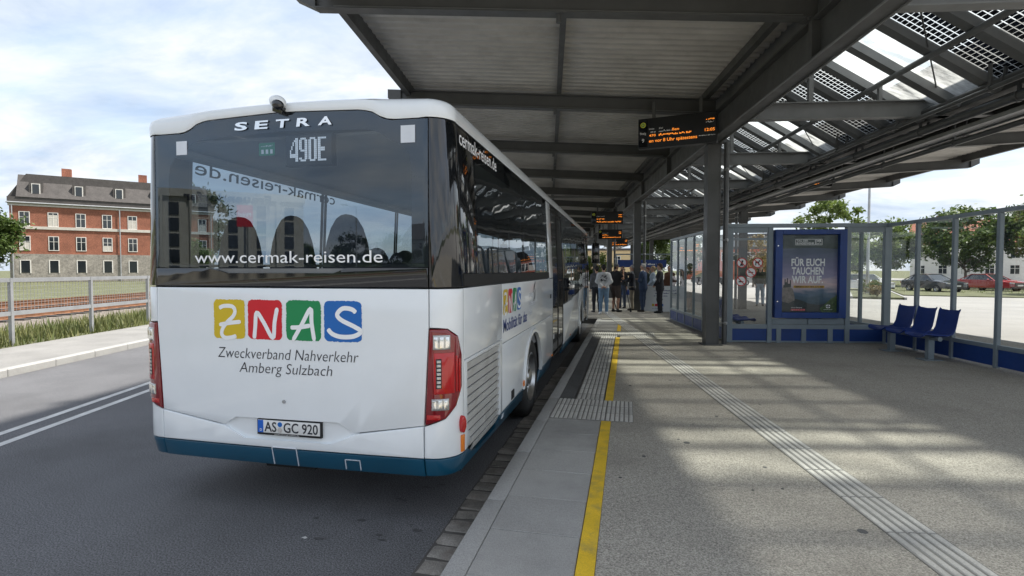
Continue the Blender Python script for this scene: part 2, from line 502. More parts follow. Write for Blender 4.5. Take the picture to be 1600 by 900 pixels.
# text as flat mesh data (x, y), scaled to a width and cap height
def text_data(s, weight=0.0, shear=0.0, spacing=1.0):
    c = bpy.data.curves.new('txt', 'FONT')
    c.body = s; c.size = 1.0; c.offset = weight; c.shear = shear; c.space_character = spacing
    c.resolution_u = 3; c.fill_mode = 'FRONT'
    o = bpy.data.objects.new('txt', c)
    me = bpy.data.meshes.new_from_object(o)
    vs = [(v.co.x, v.co.y) for v in me.vertices]; fs = [tuple(p.vertices) for p in me.polygons]
    bpy.data.objects.remove(o); bpy.data.curves.remove(c); bpy.data.meshes.remove(me)
    return vs, fs
CAP = None
def text_obj(name, s, m, parent, mapfn, width=None, cap=.1, weight=0.0, shear=0.0, spacing=1.0, x0=0.0, y0=0.0, center=False):
    """mapfn(x, y) -> 3D; text starts at x0 on baseline y0"""
    global CAP
    if CAP is None:
        v, f = text_data('H'); CAP = max(p[1] for p in v)
    vs, fs = text_data(s, weight, shear, spacing)
    k = cap / CAP
    mn = min(p[0] for p in vs); mxx = max(p[0] for p in vs)
    kx = k if width is None else width / (mxx - mn)
    if center: x0 -= (mxx - mn) * kx / 2
    me = bpy.data.meshes.new(name)
    me.from_pydata([mapfn(x0 + (p[0] - mn) * kx, y0 + p[1] * k) for p in vs], [], fs)
    me.materials.append(MATS[m])
    return obj(name, me, parent)
# ================================================================== ground, road, platform
def struct(name, mb, m, parent=None, **k):
    o = mb.build(name, m, parent, **k)
    if parent is None: tag(o, kind='structure')
    return o
mb = MB(); mb.add([(-1500, -1500, -.03), (1500, -1500, -.03), (1500, 1500, -.03), (-1500, 1500, -.03)], [(0, 1, 2, 3)])
struct('ground', mb, 'earth')
EA = R(16); E0 = Vector((-10.93, 9.6, 0))
def LF(x, y):      # left-hand street edge frame -> world
    return (E0.x + x * math.cos(EA) - y * math.sin(EA), E0.y + x * math.sin(EA) + y * math.cos(EA))
def CF(t, s):      # canopy frame -> world
    return (t * math.cos(TH) - s * math.sin(TH), t * math.sin(TH) + s * math.cos(TH))
mb = MB()
a = LF(0.02, -90); b = LF(0.02, 150); c = CF(10.4, 150); d = CF(10.4, -90)
mb.add([(*a, 0), (*d, 0), (*c, 0), (*b, 0)], [(0, 1, 2, 3)])
road = struct('road', mb, 'asphalt')
mb = MB()
mb.add([(*CF(10.4, -90), 0.001), (*CF(75, -90), 0.001), (*CF(75, 190), 0.001), (*CF(10.4, 190), 0.001)], [(0, 1, 2, 3)])
struct('bus_lane', mb, 'concrete_ground')
# white lane lines on the left of the road, a paint speck
for dx in (0.0, .32):
    mb = MB(); p = LF(2.62 + dx, -40); q = LF(2.62 + dx, 60)
    w = (math.cos(EA) * .10, math.sin(EA) * .10)
    mb.add([(p[0], p[1], .004), (p[0] + w[0], p[1] + w[1], .004), (q[0] + w[0], q[1] + w[1], .004), (q[0], q[1], .004)], [(0, 1, 2, 3)])
    mb.build('lane_line', 'white_line', road)
mb = MB(); mb.add([(-2.105, 3.05, .004), (-2.07, 3.04, .004), (-2.06, 3.055, .004), (-2.085, 3.07, .004)], [(0, 1, 2, 3)])
mb.build('paint_speck', 'white_line', road)
# oil drips behind the bus
mat('oil_stain', (.075, .075, .077), .6, var=.2, scale=20)
rs_ = random.Random(12)
for k in range(16):
    x, y, r_ = rs_.uniform(-2.0, -1.3), rs_.uniform(3.0, 4.1), rs_.uniform(.006, .02)
    if k > 9: x, y, r_ = rs_.uniform(-5, -1.6), rs_.uniform(2.6, 6), rs_.uniform(.005, .014)
    mb = MB(); mb.add([(x + r_ * (1.6 + .5 * rs_.random()) * math.cos(a * .628), y + r_ * (.6 + .5 * rs_.random()) * math.sin(a * .628), .003 + k * .0002) for a in range(10)], [tuple(range(10))])
    mb.build('oil_stain', 'oil_stain', road)
# a sealed crack and a repaired strip in the carriageway
mb = MB(); pts_ = []
x, y = -9.0, 2.2
ln_ = []
while x < -1.6:
    ln_.append((x, y)); x += rs_.uniform(.15, .4); y += rs_.uniform(-.09, .10)
for (xa, ya), (xb, yb) in zip(ln_[:-1], ln_[1:]):
    w_ = rs_.uniform(.012, .022); mb.add([(xa, ya - w_, .0025), (xb, yb - w_, .0025), (xb, yb + w_, .0025), (xa, ya + w_, .0025)], [(0, 1, 2, 3)])
mb.build('crack_seal', 'oil_stain', road)
# cobble gutter beside the kerb
rg = random.Random(3)
cob_meshes = []
for k in range(5):
    mb = MB(); mb.box(-.125, -.078, -.05, .125, .078, .012)
    me = mb.mesh('cobble', 'cobble', smooth=40, bevel=.018, seg=2)
    for v in me.vertices:
        v.co += Vector((rg.uniform(-.006, .006), rg.uniform(-.006, .006), rg.uniform(-.004, .006)))
    cob_meshes.append(me)
yy = 1.0; n = 0
while yy < 9.5:
    for j, x in enumerate((-1.085,)):
        o = obj('cobble', cob_meshes[n % 5], road, (x + rg.uniform(-.006, .006), yy + (.09 if j else 0) + rg.uniform(-.008, .008), rg.uniform(-.006, .004)), rg.choice((0, math.pi)) + rg.uniform(-.06, .06))
        o.scale = (1, rg.uniform(.95, 1.03), 1); n += 1
    yy += .172
mb = MB(); mb.add([(-1.218, -20, .004), (-.95, -20, .004), (-.95, 17.4, .004), (-1.218, 17.4, .004)], [(0, 1, 2, 3)])
mb.build('gutter_bed', 'joint', road)

# ---- platform (asphalt island with a saw-tooth edge)
PZ = .18
KX = -.95
teeth = [(KX, -40), (KX, 17.5), (KX - 2.64, 17.9), (KX - 2.64, 35.5), (KX - 5.3, 35.9), (KX - 5.3, 54), (KX - 7.9, 54.4), (KX - 7.9, 80)]
right = [CF(10.4, 82), CF(10.4, -38)]
poly = [(x, y) for x, y in teeth] + right
mb = MB(); mb.prism(poly, 'z', -.2, PZ - .012)
plat = struct('platform', mb, 'joint')
XA = -.155        # asphalt starts right of the yellow line
poly = [(XA, -40), (XA, 17.2), (KX + .14, 17.2), (KX + .14, 17.6), (KX - 2.5, 18.0), (KX - 2.5, 35.6), (KX - 5.16, 36.0), (KX - 5.16, 54.1), (KX - 7.76, 54.5), (KX - 7.76, 80), CF(10.25, 82), CF(10.25, -38)]
# leave out the tactile strips: they lie on top 4 mm higher
mb = MB(); mb.prism(poly, 'z', PZ - .06, PZ)
mb.build('asphalt_surface', 'platform_asphalt', plat)
# kerb stones
mb = MB(); mb.box(-.065, -.4965, -.3, .065, .4965, 0)
km = mb.mesh('kerb_stone', 'kerb', smooth=40, bevel=.012, seg=2)
for i in range(-3, 17):
    obj('kerb_stone', km, plat, (KX + .065, i + 1.0, PZ + .001 + rg.uniform(-.001, .001)))
for tx, y0 in ((KX - 2.64, 18.5), (KX - 5.3, 36.5)):
    for i in range(14):
        obj('kerb_stone', km, plat, (tx + .065, y0 + i, PZ + .001))
mb = MB(); mb.box(-.065, -.4965, -.3, .065, .4965, 0)
for i in range(-10, 60):
    x, y = CF(10.33, i); o = obj('kerb_stone', km, plat, (x, y, PZ + .001), TH)
# paving slabs between kerb and yellow line
def slab_mesh(w, l):
    mb = MB(); mb.box(-w / 2, -l / 2, -.05, w / 2, l / 2, 0)
    return mb.mesh('paving_slab', 'slab', smooth=40, bevel=.004, seg=1)
sm = slab_mesh(.555, .494)
y = -1.4
while y < 5.5:
    obj('paving_slab', sm, plat, (-.54, y + .25, PZ + rg.uniform(-.002, .0015))); y += .5
y = 13.95
while y < 17.0:
    obj('paving_slab', sm, plat, (-.54, y + .25, PZ)); y += .5
# dark asphalt patch beside the tactile strip
mb = MB(); mb.box(-.815, 6.46, PZ - .05, -.635, 12.68, PZ - .001)
mb.build('asphalt_patch', 'patch_asphalt', plat)
# yellow safety line: strips cut where the tactile field crosses
for y0, y1 in ((-4, 5.59), (6.47, 12.66), (13.93, 17.2)):
    mb = MB(); mb.box(-.258, y0, PZ - .05, -.158, y1, PZ + .003)
    mb.build('yellow_line', 'yellow_paint', plat, bevel=.003, seg=1)
# tactile tiles with raised ribs
def tactile_mesh(w, l, ribs, z0=-.03):
    mb = MB(); mb.box(-w / 2, -l / 2, z0, w / 2, l / 2, 0)
    p = w / ribs
    for i in range(ribs):
        xc = -w / 2 + (i + .5) * p
        mb.prism([(xc - p * .36, 0.0), (xc - p * .27, .005), (xc + p * .27, .005), (xc + p * .36, 0.0)], 'y', -l / 2 + .006, l / 2 - .006, 1)
    return mb.mesh('tactile_tile', ['tactile_groove', 'tactile'])
tA = tactile_mesh(.296, .296, 6)
tB = tactile_mesh(.336, .296, 6)
for i in range(3):
    for x in (-.668, -.37, -.072):
        if i < 3:
            o = obj('tactile_tile', tA, plat, (x, 5.60 + .145 + i * .29, PZ + .003)); o.scale = (.995, .97, 1)
y = 6.47
while y < 12.6:
    obj('tactile_tile', tB, plat, (-.44, y + .15, PZ + .001)); y += .3
for i in range(4):
    for k, x in enumerate((-.668, -.37, -.072, .226, .524)):
        if k >= 2 and i == 0: continue
        obj('tactile_tile', tA, plat, (x, 12.70 + .15 + i * .3, PZ + .003))
tC = tactile_mesh(.306, .5, 5)
s = -2.0
while s < 26:
    x, y = CF(2.2, s); obj('tactile_tile', tC, plat, (x, y, PZ + .004), TH); s += .504
# dark drain cap and gum spots on the platform
for k, (x, y, r) in enumerate(((.52, 2.79, .035), (.15, 4.6, .018), (.55, 5.05, .03), (1.42, 3.55, .03), (.05, 7.4, .02), (.62, 7.9, .02), *[(gx, gy, gr) for gx, gy, gr in [(rg.uniform(-.1, 3.2), rg.uniform(2.6, 11), rg.uniform(.008, .02)) for _ in range(26)]])):
    mb = MB(); mb.cyl((x, y, PZ), (x, y, PZ + .0025), r, r * .9, 14)
    mb.build('gum_spot' if k else 'drain_cap', 'patch_asphalt', plat)

# ---- left street edge: kerb, sidewalk, railings, tracks
mb = MB(); mb.box(-2.2, -60, -.1, -.16, 110, .12)
sw = struct('sidewalk', mb, 'sidewalk', loc=E0, rz=EA)
mb = MB(); mb.box(-.08, -.496, -.2, .08, .496, .125)
km2 = mb.mesh('kerb_stone', 'kerb', bevel=.015, seg=1)
for i in range(-14, 22):
    obj('kerb_stone', km2, sw, (-.08, i + .5, 0))
mb = MB(); mb.box(-5.0, -60, -.1, -2.2, 110, .10)
struct('verge', mb, 'earth', loc=E0, rz=EA)
mb = MB(); mb.prism([(-14, -.1), (-5, -.1), (-5, .05), (-5.6, .22), (-13.4, .22), (-14, .05)], 'y', -60, 110)
bal = struct('railway_bed', mb, 'ballast', loc=E0, rz=EA)
for cx in (-7.4, -11.6):
    for dx in (-.72, .72):
        mb = MB(); x = cx + dx
        mb.prism([(x - .07, .26), (x + .07, .26), (x + .02, .29), (x + .015, .38), (x + .036, .40), (x + .036, .44), (x - .036, .44), (x - .036, .40), (x - .015, .38), (x - .02, .29)], 'y', -60, 110)
        mb.build('rail', 'rust', bal)
    mb = MB(); mb.box(-1.25, -.12, .16, 1.25, .12, .27); slm = mb.mesh('sleeper', 'roof_dark')
    for i in range(-16, 44):
        obj('sleeper', slm, bal, (cx, i * .62, 0))
# grass on the verge
def grass(name, label, fn, n, hmin, hmax, m='grass_blade', seed=1, parent=None, cat='grass'):
    r = random.Random(seed); mb = MB()
    for i in range(n):
        x, y, z = fn(r)
        h = r.uniform(hmin, hmax); a = r.uniform(0, 6.28); w = r.uniform(.008, .02) * (1 + h)
        lx, ly = math.cos(a) * h * r.uniform(.1, .6), math.sin(a) * h * r.uniform(.1, .6)
        dx, dy = -math.sin(a) * w, math.cos(a) * w
        mb.add([(x - dx, y - dy, z), (x + dx, y + dy, z), (x + lx, y + ly, z + h)], [(0, 1, 2)])
    o = mb.build(name, m, parent)
    return tag(o, label, cat, kind='stuff')
def vg(r):
    x, y = LF(r.uniform(-4.9, -2.25), r.uniform(-9, 26)); return x, y, .09
grass('verge_grass', 'rough dry grass on the verge beside the railway tracks', vg, 16000, .08, .38)
# railing along the verge
fr = thing('street_railing', 'grey tubular railing with wire mesh between street and tracks', 'railing', (*LF(-2.45, 0), .1), EA)
for i in range(-6, 12):
    mb = MB(); mb.box(-.035, -.035, 0, .035, .035, 1.5); mb.build('post', 'galvanised', fr, loc=(0, i * 2.4, 0))
    for z, h in ((1.46, .09), (.72, .09)):
        mb = MB(); mb.box(-.03, .04, z - h / 2, .03, 2.36, z + h / 2); mb.build('rail_bar', 'galvanised', fr, loc=(0, i * 2.4, 0))
    mb = MB()
    for k in range(1, 24):
        mb.box(-.003, .04 + k * .097 - .003, .76, .003, .04 + k * .097 + .003, 1.41)
    for k in range(1, 7):
        mb.box(-.002, .04, .76 + k * .093 - .002, .002, 2.36, .76 + k * .093 + .002)
    mb.build('mesh_infill', 'galvanised', fr, loc=(0, i * 2.4, 0))

# ================================================================== canopy
can = thing('platform_canopy', 'dark grey steel platform canopy with corrugated roof and glazed middle', 'canopy', (0, 0, 0), TH)
def ibeam_y(s0, s1, tc, zb, h, w, tf=.022, tw=.014):
    mb = MB()
    mb.box(tc - w / 2, s0, zb, tc + w / 2, s1, zb + tf)
    mb.box(tc - w / 2, s0, zb + h - tf, tc + w / 2, s1, zb + h)
    mb.box(tc - tw / 2, s0, zb + tf, tc + tw / 2, s1, zb + h - tf)
    return mb
S0, S1 = 2.75, 64.45
BAY = 4.1
bs = [7.05 + BAY * k for k in range(-1, 15)]
for tcx in (3.43, 7.92):
    mb = ibeam_y(S0, S1, tcx, 4.45, .52, .24)
    g = mb.build('girder', 'steel_grey', can)
    for s in bs:
        mb = MB(); mb.box(tcx - .115, s - .045, 4.475, tcx + .115, s + .045, 4.945); mb.build('stiffener', 'steel_grey', g)
def slope_beam(t0, t1, sgn, s):
    # bottom line z at t, rising away from the girder; returns an I section running along t
    def zb(t): return (5.05 + .053 * (1.7 - t)) if sgn < 0 else (4.965 + .053 * (t - 8.0))
    mb = MB(); h = .30
    def seg(z_off0, z_off1, w):
        vs = []
        for t in (t0, t1):
            for a, b in ((-1, 0), (1, 0), (1, 1), (-1, 1)):
                vs.append((t, s + a * w / 2, zb(t) + (z_off0 if b == 0 else z_off1)))
        mb.add(vs, [(3, 2, 1, 0), (4, 5, 6, 7), (0, 1, 5, 4), (1, 2, 6, 5), (2, 3, 7, 6), (3, 0, 4, 7)])
    seg(0, .018, .17); seg(h - .018, h, .17); seg(.018, h - .018, .012)
    # boxed chamfered tip
    tt, td = (t0, -.28) if sgn < 0 else (t1, .28)
    mb.prism([(tt, zb(tt)), (tt, zb(tt) + h), (tt + td, zb(tt + td) + h), (tt + td, zb(tt + td) + .12)], 'y', s - .07, s + .07)
    return mb, zb
for i, s in enumerate(bs):
    mb, zbL = slope_beam(-3.15, 3.40, -1, s); cb = mb.build('cross_beam', 'steel_grey', can)
    mb = MB(); mb.cyl((.12, s, zbL(.12) - .10), (.12, s, zbL(.12)), .035, .035, 10); mb.build('hanger_stub', 'pipe', cb)
    mb, zbR = slope_beam(7.95, 14.5, 1, s); mb.build('cross_beam', 'steel_grey', can)
for s in bs[:5]:
    mb = MB(); z = zbL(3.15); mb.box(3.22, s - .10, z - .012, 3.42, s + .10, z - .001); ep = mb.build('seat_plate', 'steel_grey', can)
    for dy in (-.07, .07):
        for dx in (3.26, 3.37):
            mb = MB(); mb.cyl((dx, s + dy, z - .03), (dx, s + dy, z - .012), .016, .016, 6); mb.build('bolt', 'pipe', ep)
    mb = MB(); mb.cyl((-2.9, s - .05, zbL(-2.9) + .035), (3.2, s - .05, zbL(3.2) + .035), .012, .012, 6); mb.build('conduit', 'steel_light', can)
for tq, zq in ((3.30, 4.43), (3.56, 4.44)):
    mb = MB(); mb.cyl((tq, S0, zq), (tq, S1, zq), .014, .014, 6); mb.build('conduit', 'steel_light', can)
# purlins along s on top of the beams
PH = .14
for t, w, h in ((-3.0, .11, .22), (.2, .09, PH), (3.2, .10, PH)):
    z = zbL(t) + .30
    mb = MB(); mb.box(t - w / 2, S0, z + .001 - (.10 if t < -2 else 0), t + w / 2, S1, z + h - (.0 if t > -2 else .06)); mb.build('purlin', 'steel_grey', can)
for t, w, h in ((14.3, .11, .22), (11.1, .09, PH), (8.1, .10, PH)):
    z = zbR(t) + .30
    mb = MB(); mb.box(t - w / 2, S0, z + .001 - (.10 if t > 14 else 0), t + w / 2, S1, z + h - (.0 if t < 14 else .06)); mb.build('purlin', 'steel_grey', can)
# corrugated deck, one sheet per bay, ribs along t
def deck(t0, t1, zf, s0, s1):
    mb = MB(); prof = []; p = .205; s = s0
    while s < s1 - .01:
        prof += [(s, .0), (s + p * .40, .0), (s + p * .52, .045), (s + p * .88, .045)]
        s += p
    prof.append((s1, 0))
    prof = [q for q in prof if q[0] <= s1 + 1e-6]
    vs = []
    for t in (t0, t1):
        for q, dz in prof: vs.append((t, q, zf(t) + .30 + PH + .004 + dz))
    n = len(prof)
    mb.add(vs, [(j, j + 1, n + j + 1, n + j) for j in range(n - 1)])
    return mb
for a, b in zip(bs[:-1], bs[1:]):
    deck(-3.06, 3.55, zbL, a, b).build('deck_sheet', 'deck', can)
    deck(7.0, 14.36, zbR, a, b).build('deck_sheet', 'deck', can)
# roof skin above the sheets so that no light leaks through
for t0, t1, zf in ((-3.07, 3.60, zbL), (6.98, 14.37, zbR)):
    mb = MB(); o = .30 + PH + .125
    mb.add([(t0, S0, zf(t0) + o), (t1, S0, zf(t1) + o), (t1, S1, zf(t1) + o), (t0, S1, zf(t0) + o), (t0, S0, zf(t0) + o + .06), (t1, S0, zf(t1) + o + .06), (t1, S1, zf(t1) + o + .06), (t0, S1, zf(t0) + o + .06)],
           [(3, 2, 1, 0), (4, 5, 6, 7), (0, 1, 5, 4), (1, 2, 6, 5), (2, 3, 7, 6), (3, 0, 4, 7)])
    mb.build('roof_skin', 'steel_light', can)
# columns
def column(t, s, w=.27):
    mb = MB()
    mb.box(t - w / 2, s - w / 2, PZ, t - w / 2 + .02, s + w / 2, 4.45); mb.box(t + w / 2 - .02, s - w / 2, PZ, t + w / 2, s + w / 2, 4.45)
    mb.box(t - w / 2 + .02, s - .008, PZ, t + w / 2 - .02, s + .008, 4.45)
    c = mb.build('column', 'steel_grey', can)
    mb = MB(); mb.box(t - w / 2 + .021, s - w / 2 + .01, PZ, t + w / 2 - .021, s - w / 2 + .022, 4.44); mb.build('cover_plate', 'steel_grey', c)
    mb = MB(); mb.box(t - .2, s - .2, PZ + .001, t + .2, s + .2, PZ + .02); mb.build('base_plate', 'steel_grey', c)
    mb = MB(); mb.box(t - .16, s - .2, 4.42, t + .16, s + .2, 4.449); mb.build('head_plate', 'steel_grey', c)
    return c
for s in (11.53, 21.1, 30.6, 40.2, 49.8): column(3.47, s)
for s in (6.6, 22.1, 31.7, 41.3, 50.9): column(7.9, s)
# rain pipes beside the columns
for t, s in ((3.78, 11.6), (3.78, 21.2), (3.78, 30.7), (7.6, 22.0)):
    mb = MB(); mb.cyl((t, s, PZ), (t, s, 4.5), .055, .055, 16)
    dp = mb.build('downpipe', 'pipe', can, smooth=40)
    for z in (.62, 2.4, 3.9):
        mb = MB(); mb.cyl((t, s, z), (t, s, z + .04), .064, .064, 16); mb.cyl((t - .02, s - .06, z + .02), (t + .02, s - .09, z + .02), .035, .035, 10)
        mb.build('pipe_clip', 'galvanised', dp)
# glazed middle: mono-pitch falling towards t+
def zg(t): return 8.74 - .6 * t
mbs = [9.95 + BAY * k for k in range(-1, 13)]
for s in mbs:
    mb = MB()
    for z0, z1, w in ((4.50, 4.52, .16), (4.78, 4.80, .16), (4.52, 4.78, .012)):
        mb.box(3.56, s - w / 2, z0, 7.80, s + w / 2, z1)
    o = mb.build('tie_beam', 'steel_light', can)
    for t_, w_ in ((4.7, .08), (5.9, .06)):
        mb = MB(); mb.bar((t_, s, 4.8), (t_, s, zg(t_) - .13), w_, w_); mb.build('roof_strut', 'steel_light', o)
    mb = MB(); mb.bar((6.1, s + .1, 4.82), (7.7, s + 2.0, 4.62), .07, .07); mb.build('brace', 'steel_light', o)
    mb = MB(); mb.cyl((3.7, s + .3, 6.2), (6.7, s + 3.8, 4.72), .012, .012, 6); mb.cyl((3.7, s + 3.8, 6.2), (6.7, s + .3, 4.72), .012, .012, 6)
    mb.build('brace_rod', 'pipe', o)
for t, z in ((5.82, 5.06), (4.2, 6.03)):
    mb = MB(); mb.cyl((t, S0, z), (t, S1, z), .05, .05, 14); mb.build('roof_tube', 'steel_light', can, smooth=40)
ROOF0, ROOF1 = 3.66, 6.86
PITCH = BAY / 5
npan = int((S1 - S0) / PITCH)
mb = MB(); mb.bar((ROOF0, 0, zg(ROOF0) - .07), (ROOF1, 0, zg(ROOF1) - .07), .17, .13, up=(0, 0, 1)); rm = mb.mesh('rafter', 'steel_light')
Ls = math.hypot(ROOF1 - ROOF0, zg(ROOF0) - zg(ROOF1))
def pane_mesh(m):
    me = MB().add([(0, .05, 0), (Ls, .05, 0), (Ls, PITCH - .05, 0), (0, PITCH - .05, 0)], [(0, 1, 2, 3)]).mesh('roof_pane', m)
    return me
pc, pp = pane_mesh('roof_glass'), pane_mesh('pv_glass')
ang = math.atan2(zg(ROOF0) - zg(ROOF1), ROOF1 - ROOF0)
for k in range(npan):
    s = S0 + .14 + k * PITCH
    obj('rafter', rm, can, (0, s, 0))
    ph = k % 5
    o = obj('roof_pane', pc if ph in (2, 3) else pp, can, (ROOF0, s, zg(ROOF0) + .01))
    o.rotation_euler = (0, ang, 0)
mb = MB(); mb.box(3.56, S0, 4.98, 3.62, S1, zg(3.6) + .03); mb.build('clerestory_wall', 'steel_light', can)
mb = MB(); mb.box(6.86, S0, 4.50, 7.06, S1, 4.56); mb.box(6.86, S0, 4.56, 6.875, S1, 4.72); mb.box(7.045, S0, 4.56, 7.06, S1, 5.4); mb.build('gutter', 'steel_grey', can)
# service pipes and cable tray under the gutter
for t, z, r, m in ((6.66, 4.58, .055, 'pipe'), (6.86, 4.33, .075, 'pipe'), (7.0, 4.42, .03, 'steel_light'), (6.45, 4.44, .035, 'pipe'), (7.45, 4.12, .05, 'pipe'), (7.65, 4.30, .04, 'steel_light')):
    mb = MB(); mb.cyl((t, S0, z), (t, S1, z), r, r, 14)
    sp = mb.build('service_pipe', m, can, smooth=40)
    for s in mbs:
        for ds in (.35, 2.4):
            mb = MB(); mb.cyl((t, s + ds, z), (t, s + ds + .05, z), r + .014, r + .014, 14); mb.box(t - .015, s + ds, z, t + .015, s + ds + .05, 4.80); mb.build('pipe_hanger', 'pipe', sp)
mb = MB(); mb.box(7.12, S0, 4.20, 7.34, S1, 4.215); mb.box(7.12, S0, 4.215, 7.13, S1, 4.27); mb.box(7.33, S0, 4.215, 7.34, S1, 4.27); mb.build('cable_tray', 'galvanised', can)
# fluorescent tube light bar under the far roof
for s in (24.6,):
    mb = MB(); mb.box(-2.6, s, zbL(0) - .02, 3.0, s + .12, zbL(0) + .10)
    lb = mb.build('light_bar', 'steel_light', can)

# ---- departure boards
def dep_board(label, loc, rz, w, h, lines, n_steig, side='left', tall=True):
    t = thing('departure_board', label, 'display', loc, rz, 'departure boards')
    mb = MB(); mb.box(-w / 2, 0, -h / 2, w / 2, .16, h / 2); mb.build('housing', 'board_black', t, bevel=.012)
    for x in (-w * .3, w * .3):
        mb = MB(); mb.box(x - .03, .05, h / 2, x + .03, .11, h / 2 + .32); mb.build('hanger', 'steel_grey', t)
    f = -.004
    def mp(x, y): return (x, f, y)
    sx = -w / 2 if side == 'left' else w / 2 - .20
    mb = MB(); mb.box(sx + .012, -.003, -h / 2 + .03, sx + .19, 0, h / 2 - .03); mb.build('side_panel', 'bus_black', t)
    pcx = sx + .10; r = .055
    mb = MB()
    mb.add([(pcx + r * math.cos(a), f, h * .28 + r * math.sin(a)) for a in [i * math.pi / 12 for i in range(24)]], [tuple(range(24))])
    mb.build('stop_roundel', 'sign_yellow', t)
    mb = MB()
    mb.add([(pcx + r * .74 * math.cos(a), f - .001, h * .28 + r * .74 * math.sin(a)) for a in [i * math.pi / 12 for i in range(24)]], [tuple(range(24))])
    mb.build('roundel_ring', 'sign_green', t)
    text_obj('roundel_letter', 'H', 'sign_yellow', t, lambda x, y: (x, f - .002, y), cap=.055, weight=.02, x0=pcx, y0=h * .28 - .027, center=True)
    if n_steig: text_obj('steig_text', 'Steig', 'text_white', t, mp, width=.12, cap=.045, x0=pcx, y0=-.02, center=True)
    if n_steig: text_obj('steig_number', n_steig, 'text_white', t, mp, cap=.075, x0=pcx, y0=-h * .30, center=True)
    tx = sx + .22 if side == 'left' else -w / 2 + .03
    for k, (x, z, s, m, cap, wd) in enumerate(lines):
        if s is None:
            scribble('display_line', m, t, mp, tx + x, z, wd, cap, k + int(loc[1])); continue
        text_obj('display_text', s, m, t, mp, width=wd, cap=cap, x0=tx + x, y0=z, weight=.012)
    return t
Ln = [(0, .065, 'Linie', 'text_white', .028, .10), (.19, .065, 'Ziel', 'text_white', .028, .08), (.03, .005, None, 'text_white', .03, .10), (.19, .005, None, 'text_white', .03, .26), (.45, .005, 'llen', 'led_orange', .05, .13), (0, -.075, '470', 'led_orange', .045, .13), (.19, -.075, None, 'led_orange', .045, .62), (0, -.19, 'en vor 8 Uhr spätestens', 'led_orange', .062, .92), (.95, -.16, None, 'text_white', .02, .3),
      (1.08, .14, None, 'led_orange', .03, .16), (1.06, -.075, '12:05', 'led_orange', .055, .18), (1.08, .085, None, 'text_white', .03, .14)]
dep_board('large departure board with orange lines, Steig 9, next to the nearest column', (.93, 10.94, 4.545), R(-12), 1.50, .60, Ln, '9')
Ls2 = [(0, .05, None, 'text_white', .03, .3), (0, -.06, None, 'led_orange', .055, .30), (0, -.18, None, 'led_orange', .06, .95), (.85, .10, None, 'led_orange', .05, .14), (.85, .02, None, 'led_orange', .05, .14)]
dep_board('departure board above the group of people, nearest of the three over the bus front', (-.80, 21.3, 3.86), R(2), 1.25, .50, Ls2, '')
dep_board('middle one of the three small departure boards over the bus front', (-.90, 28.45, 3.68), R(2), 1.25, .5, Ls2, '')
dep_board('farthest and smallest of the departure boards over the bus front', (-.60, 34.6, 3.58), R(2), 1.25, .5, Ls2, '')
dep_board('departure board hanging under the right-hand roof above the glass shelter', (6.3, 20.3, 4.95), R(8), 1.35, .52, Ls2, '7', 'right')
dep_board('small orange departure board left of the long glass side wall', (2.55, 25.6, 2.85), R(10), 1.0, .5, Ls2, '')
# ================================================================== the bus
BX, BY = -2.385, 3.28
BL = 12.6
bus = thing('bus', 'white low-entry bus with blue skirt and black rear window standing at the kerb', 'bus', (BX, BY, 0))
RC = .20; QF = 1.075; QA = QF + RC * math.pi / 2; YS = .02 + RC
QS = QA + (BL - 2 * YS); QB = QS + RC * math.pi / 2
def inset(z):
    if z < .5: return (.5 - z) * .22
    if z < 1.66: return 0.0
    return (z - 1.66) * .05
def surf(q, z, off=0.0):
    sg = 1.0 if q >= 0 else -1.0
    a = abs(q); iz = inset(z) * (1.0 if z < 1 else (.12 + .88 * min(1.0, max(0.0, (a - QF) / (QA - QF))))); d = off - iz
    if a <= QF: x, y, nx, ny = a, .02 * (a / QF) ** 2, 0.0, -1.0
    elif a <= QA:
        p = (a - QF) / RC; x, y, nx, ny = QF + RC * math.sin(p), .02 + RC * (1 - math.cos(p)), math.sin(p), -math.cos(p)
    elif a <= QS: x, y, nx, ny = QF + RC, YS + (a - QA), 1.0, 0.0
    elif a <= QB:
        p = (a - QS) / RC; x, y, nx, ny = QF + RC * math.cos(p), BL - YS + RC * math.sin(p), math.cos(p), math.sin(p)
    else:
        x = QF - (a - QB); x = max(x, 0); y, nx, ny = BL - .02 * (x / QF) ** 2, 0.0, 1.0
    return Vector((sg * (x + nx * d), y + ny * d, z))
def Qy(y): return QA + (y - YS)
qcuts = [QF + RC * math.pi / 2 * k / 8 for k in range(9)] + [QS + RC * math.pi / 2 * k / 6 for k in range(7)] + [.15 * k for k in range(8)]
qcuts = sorted(set([round(c, 5) for c in qcuts] + [round(-c, 5) for c in qcuts]))
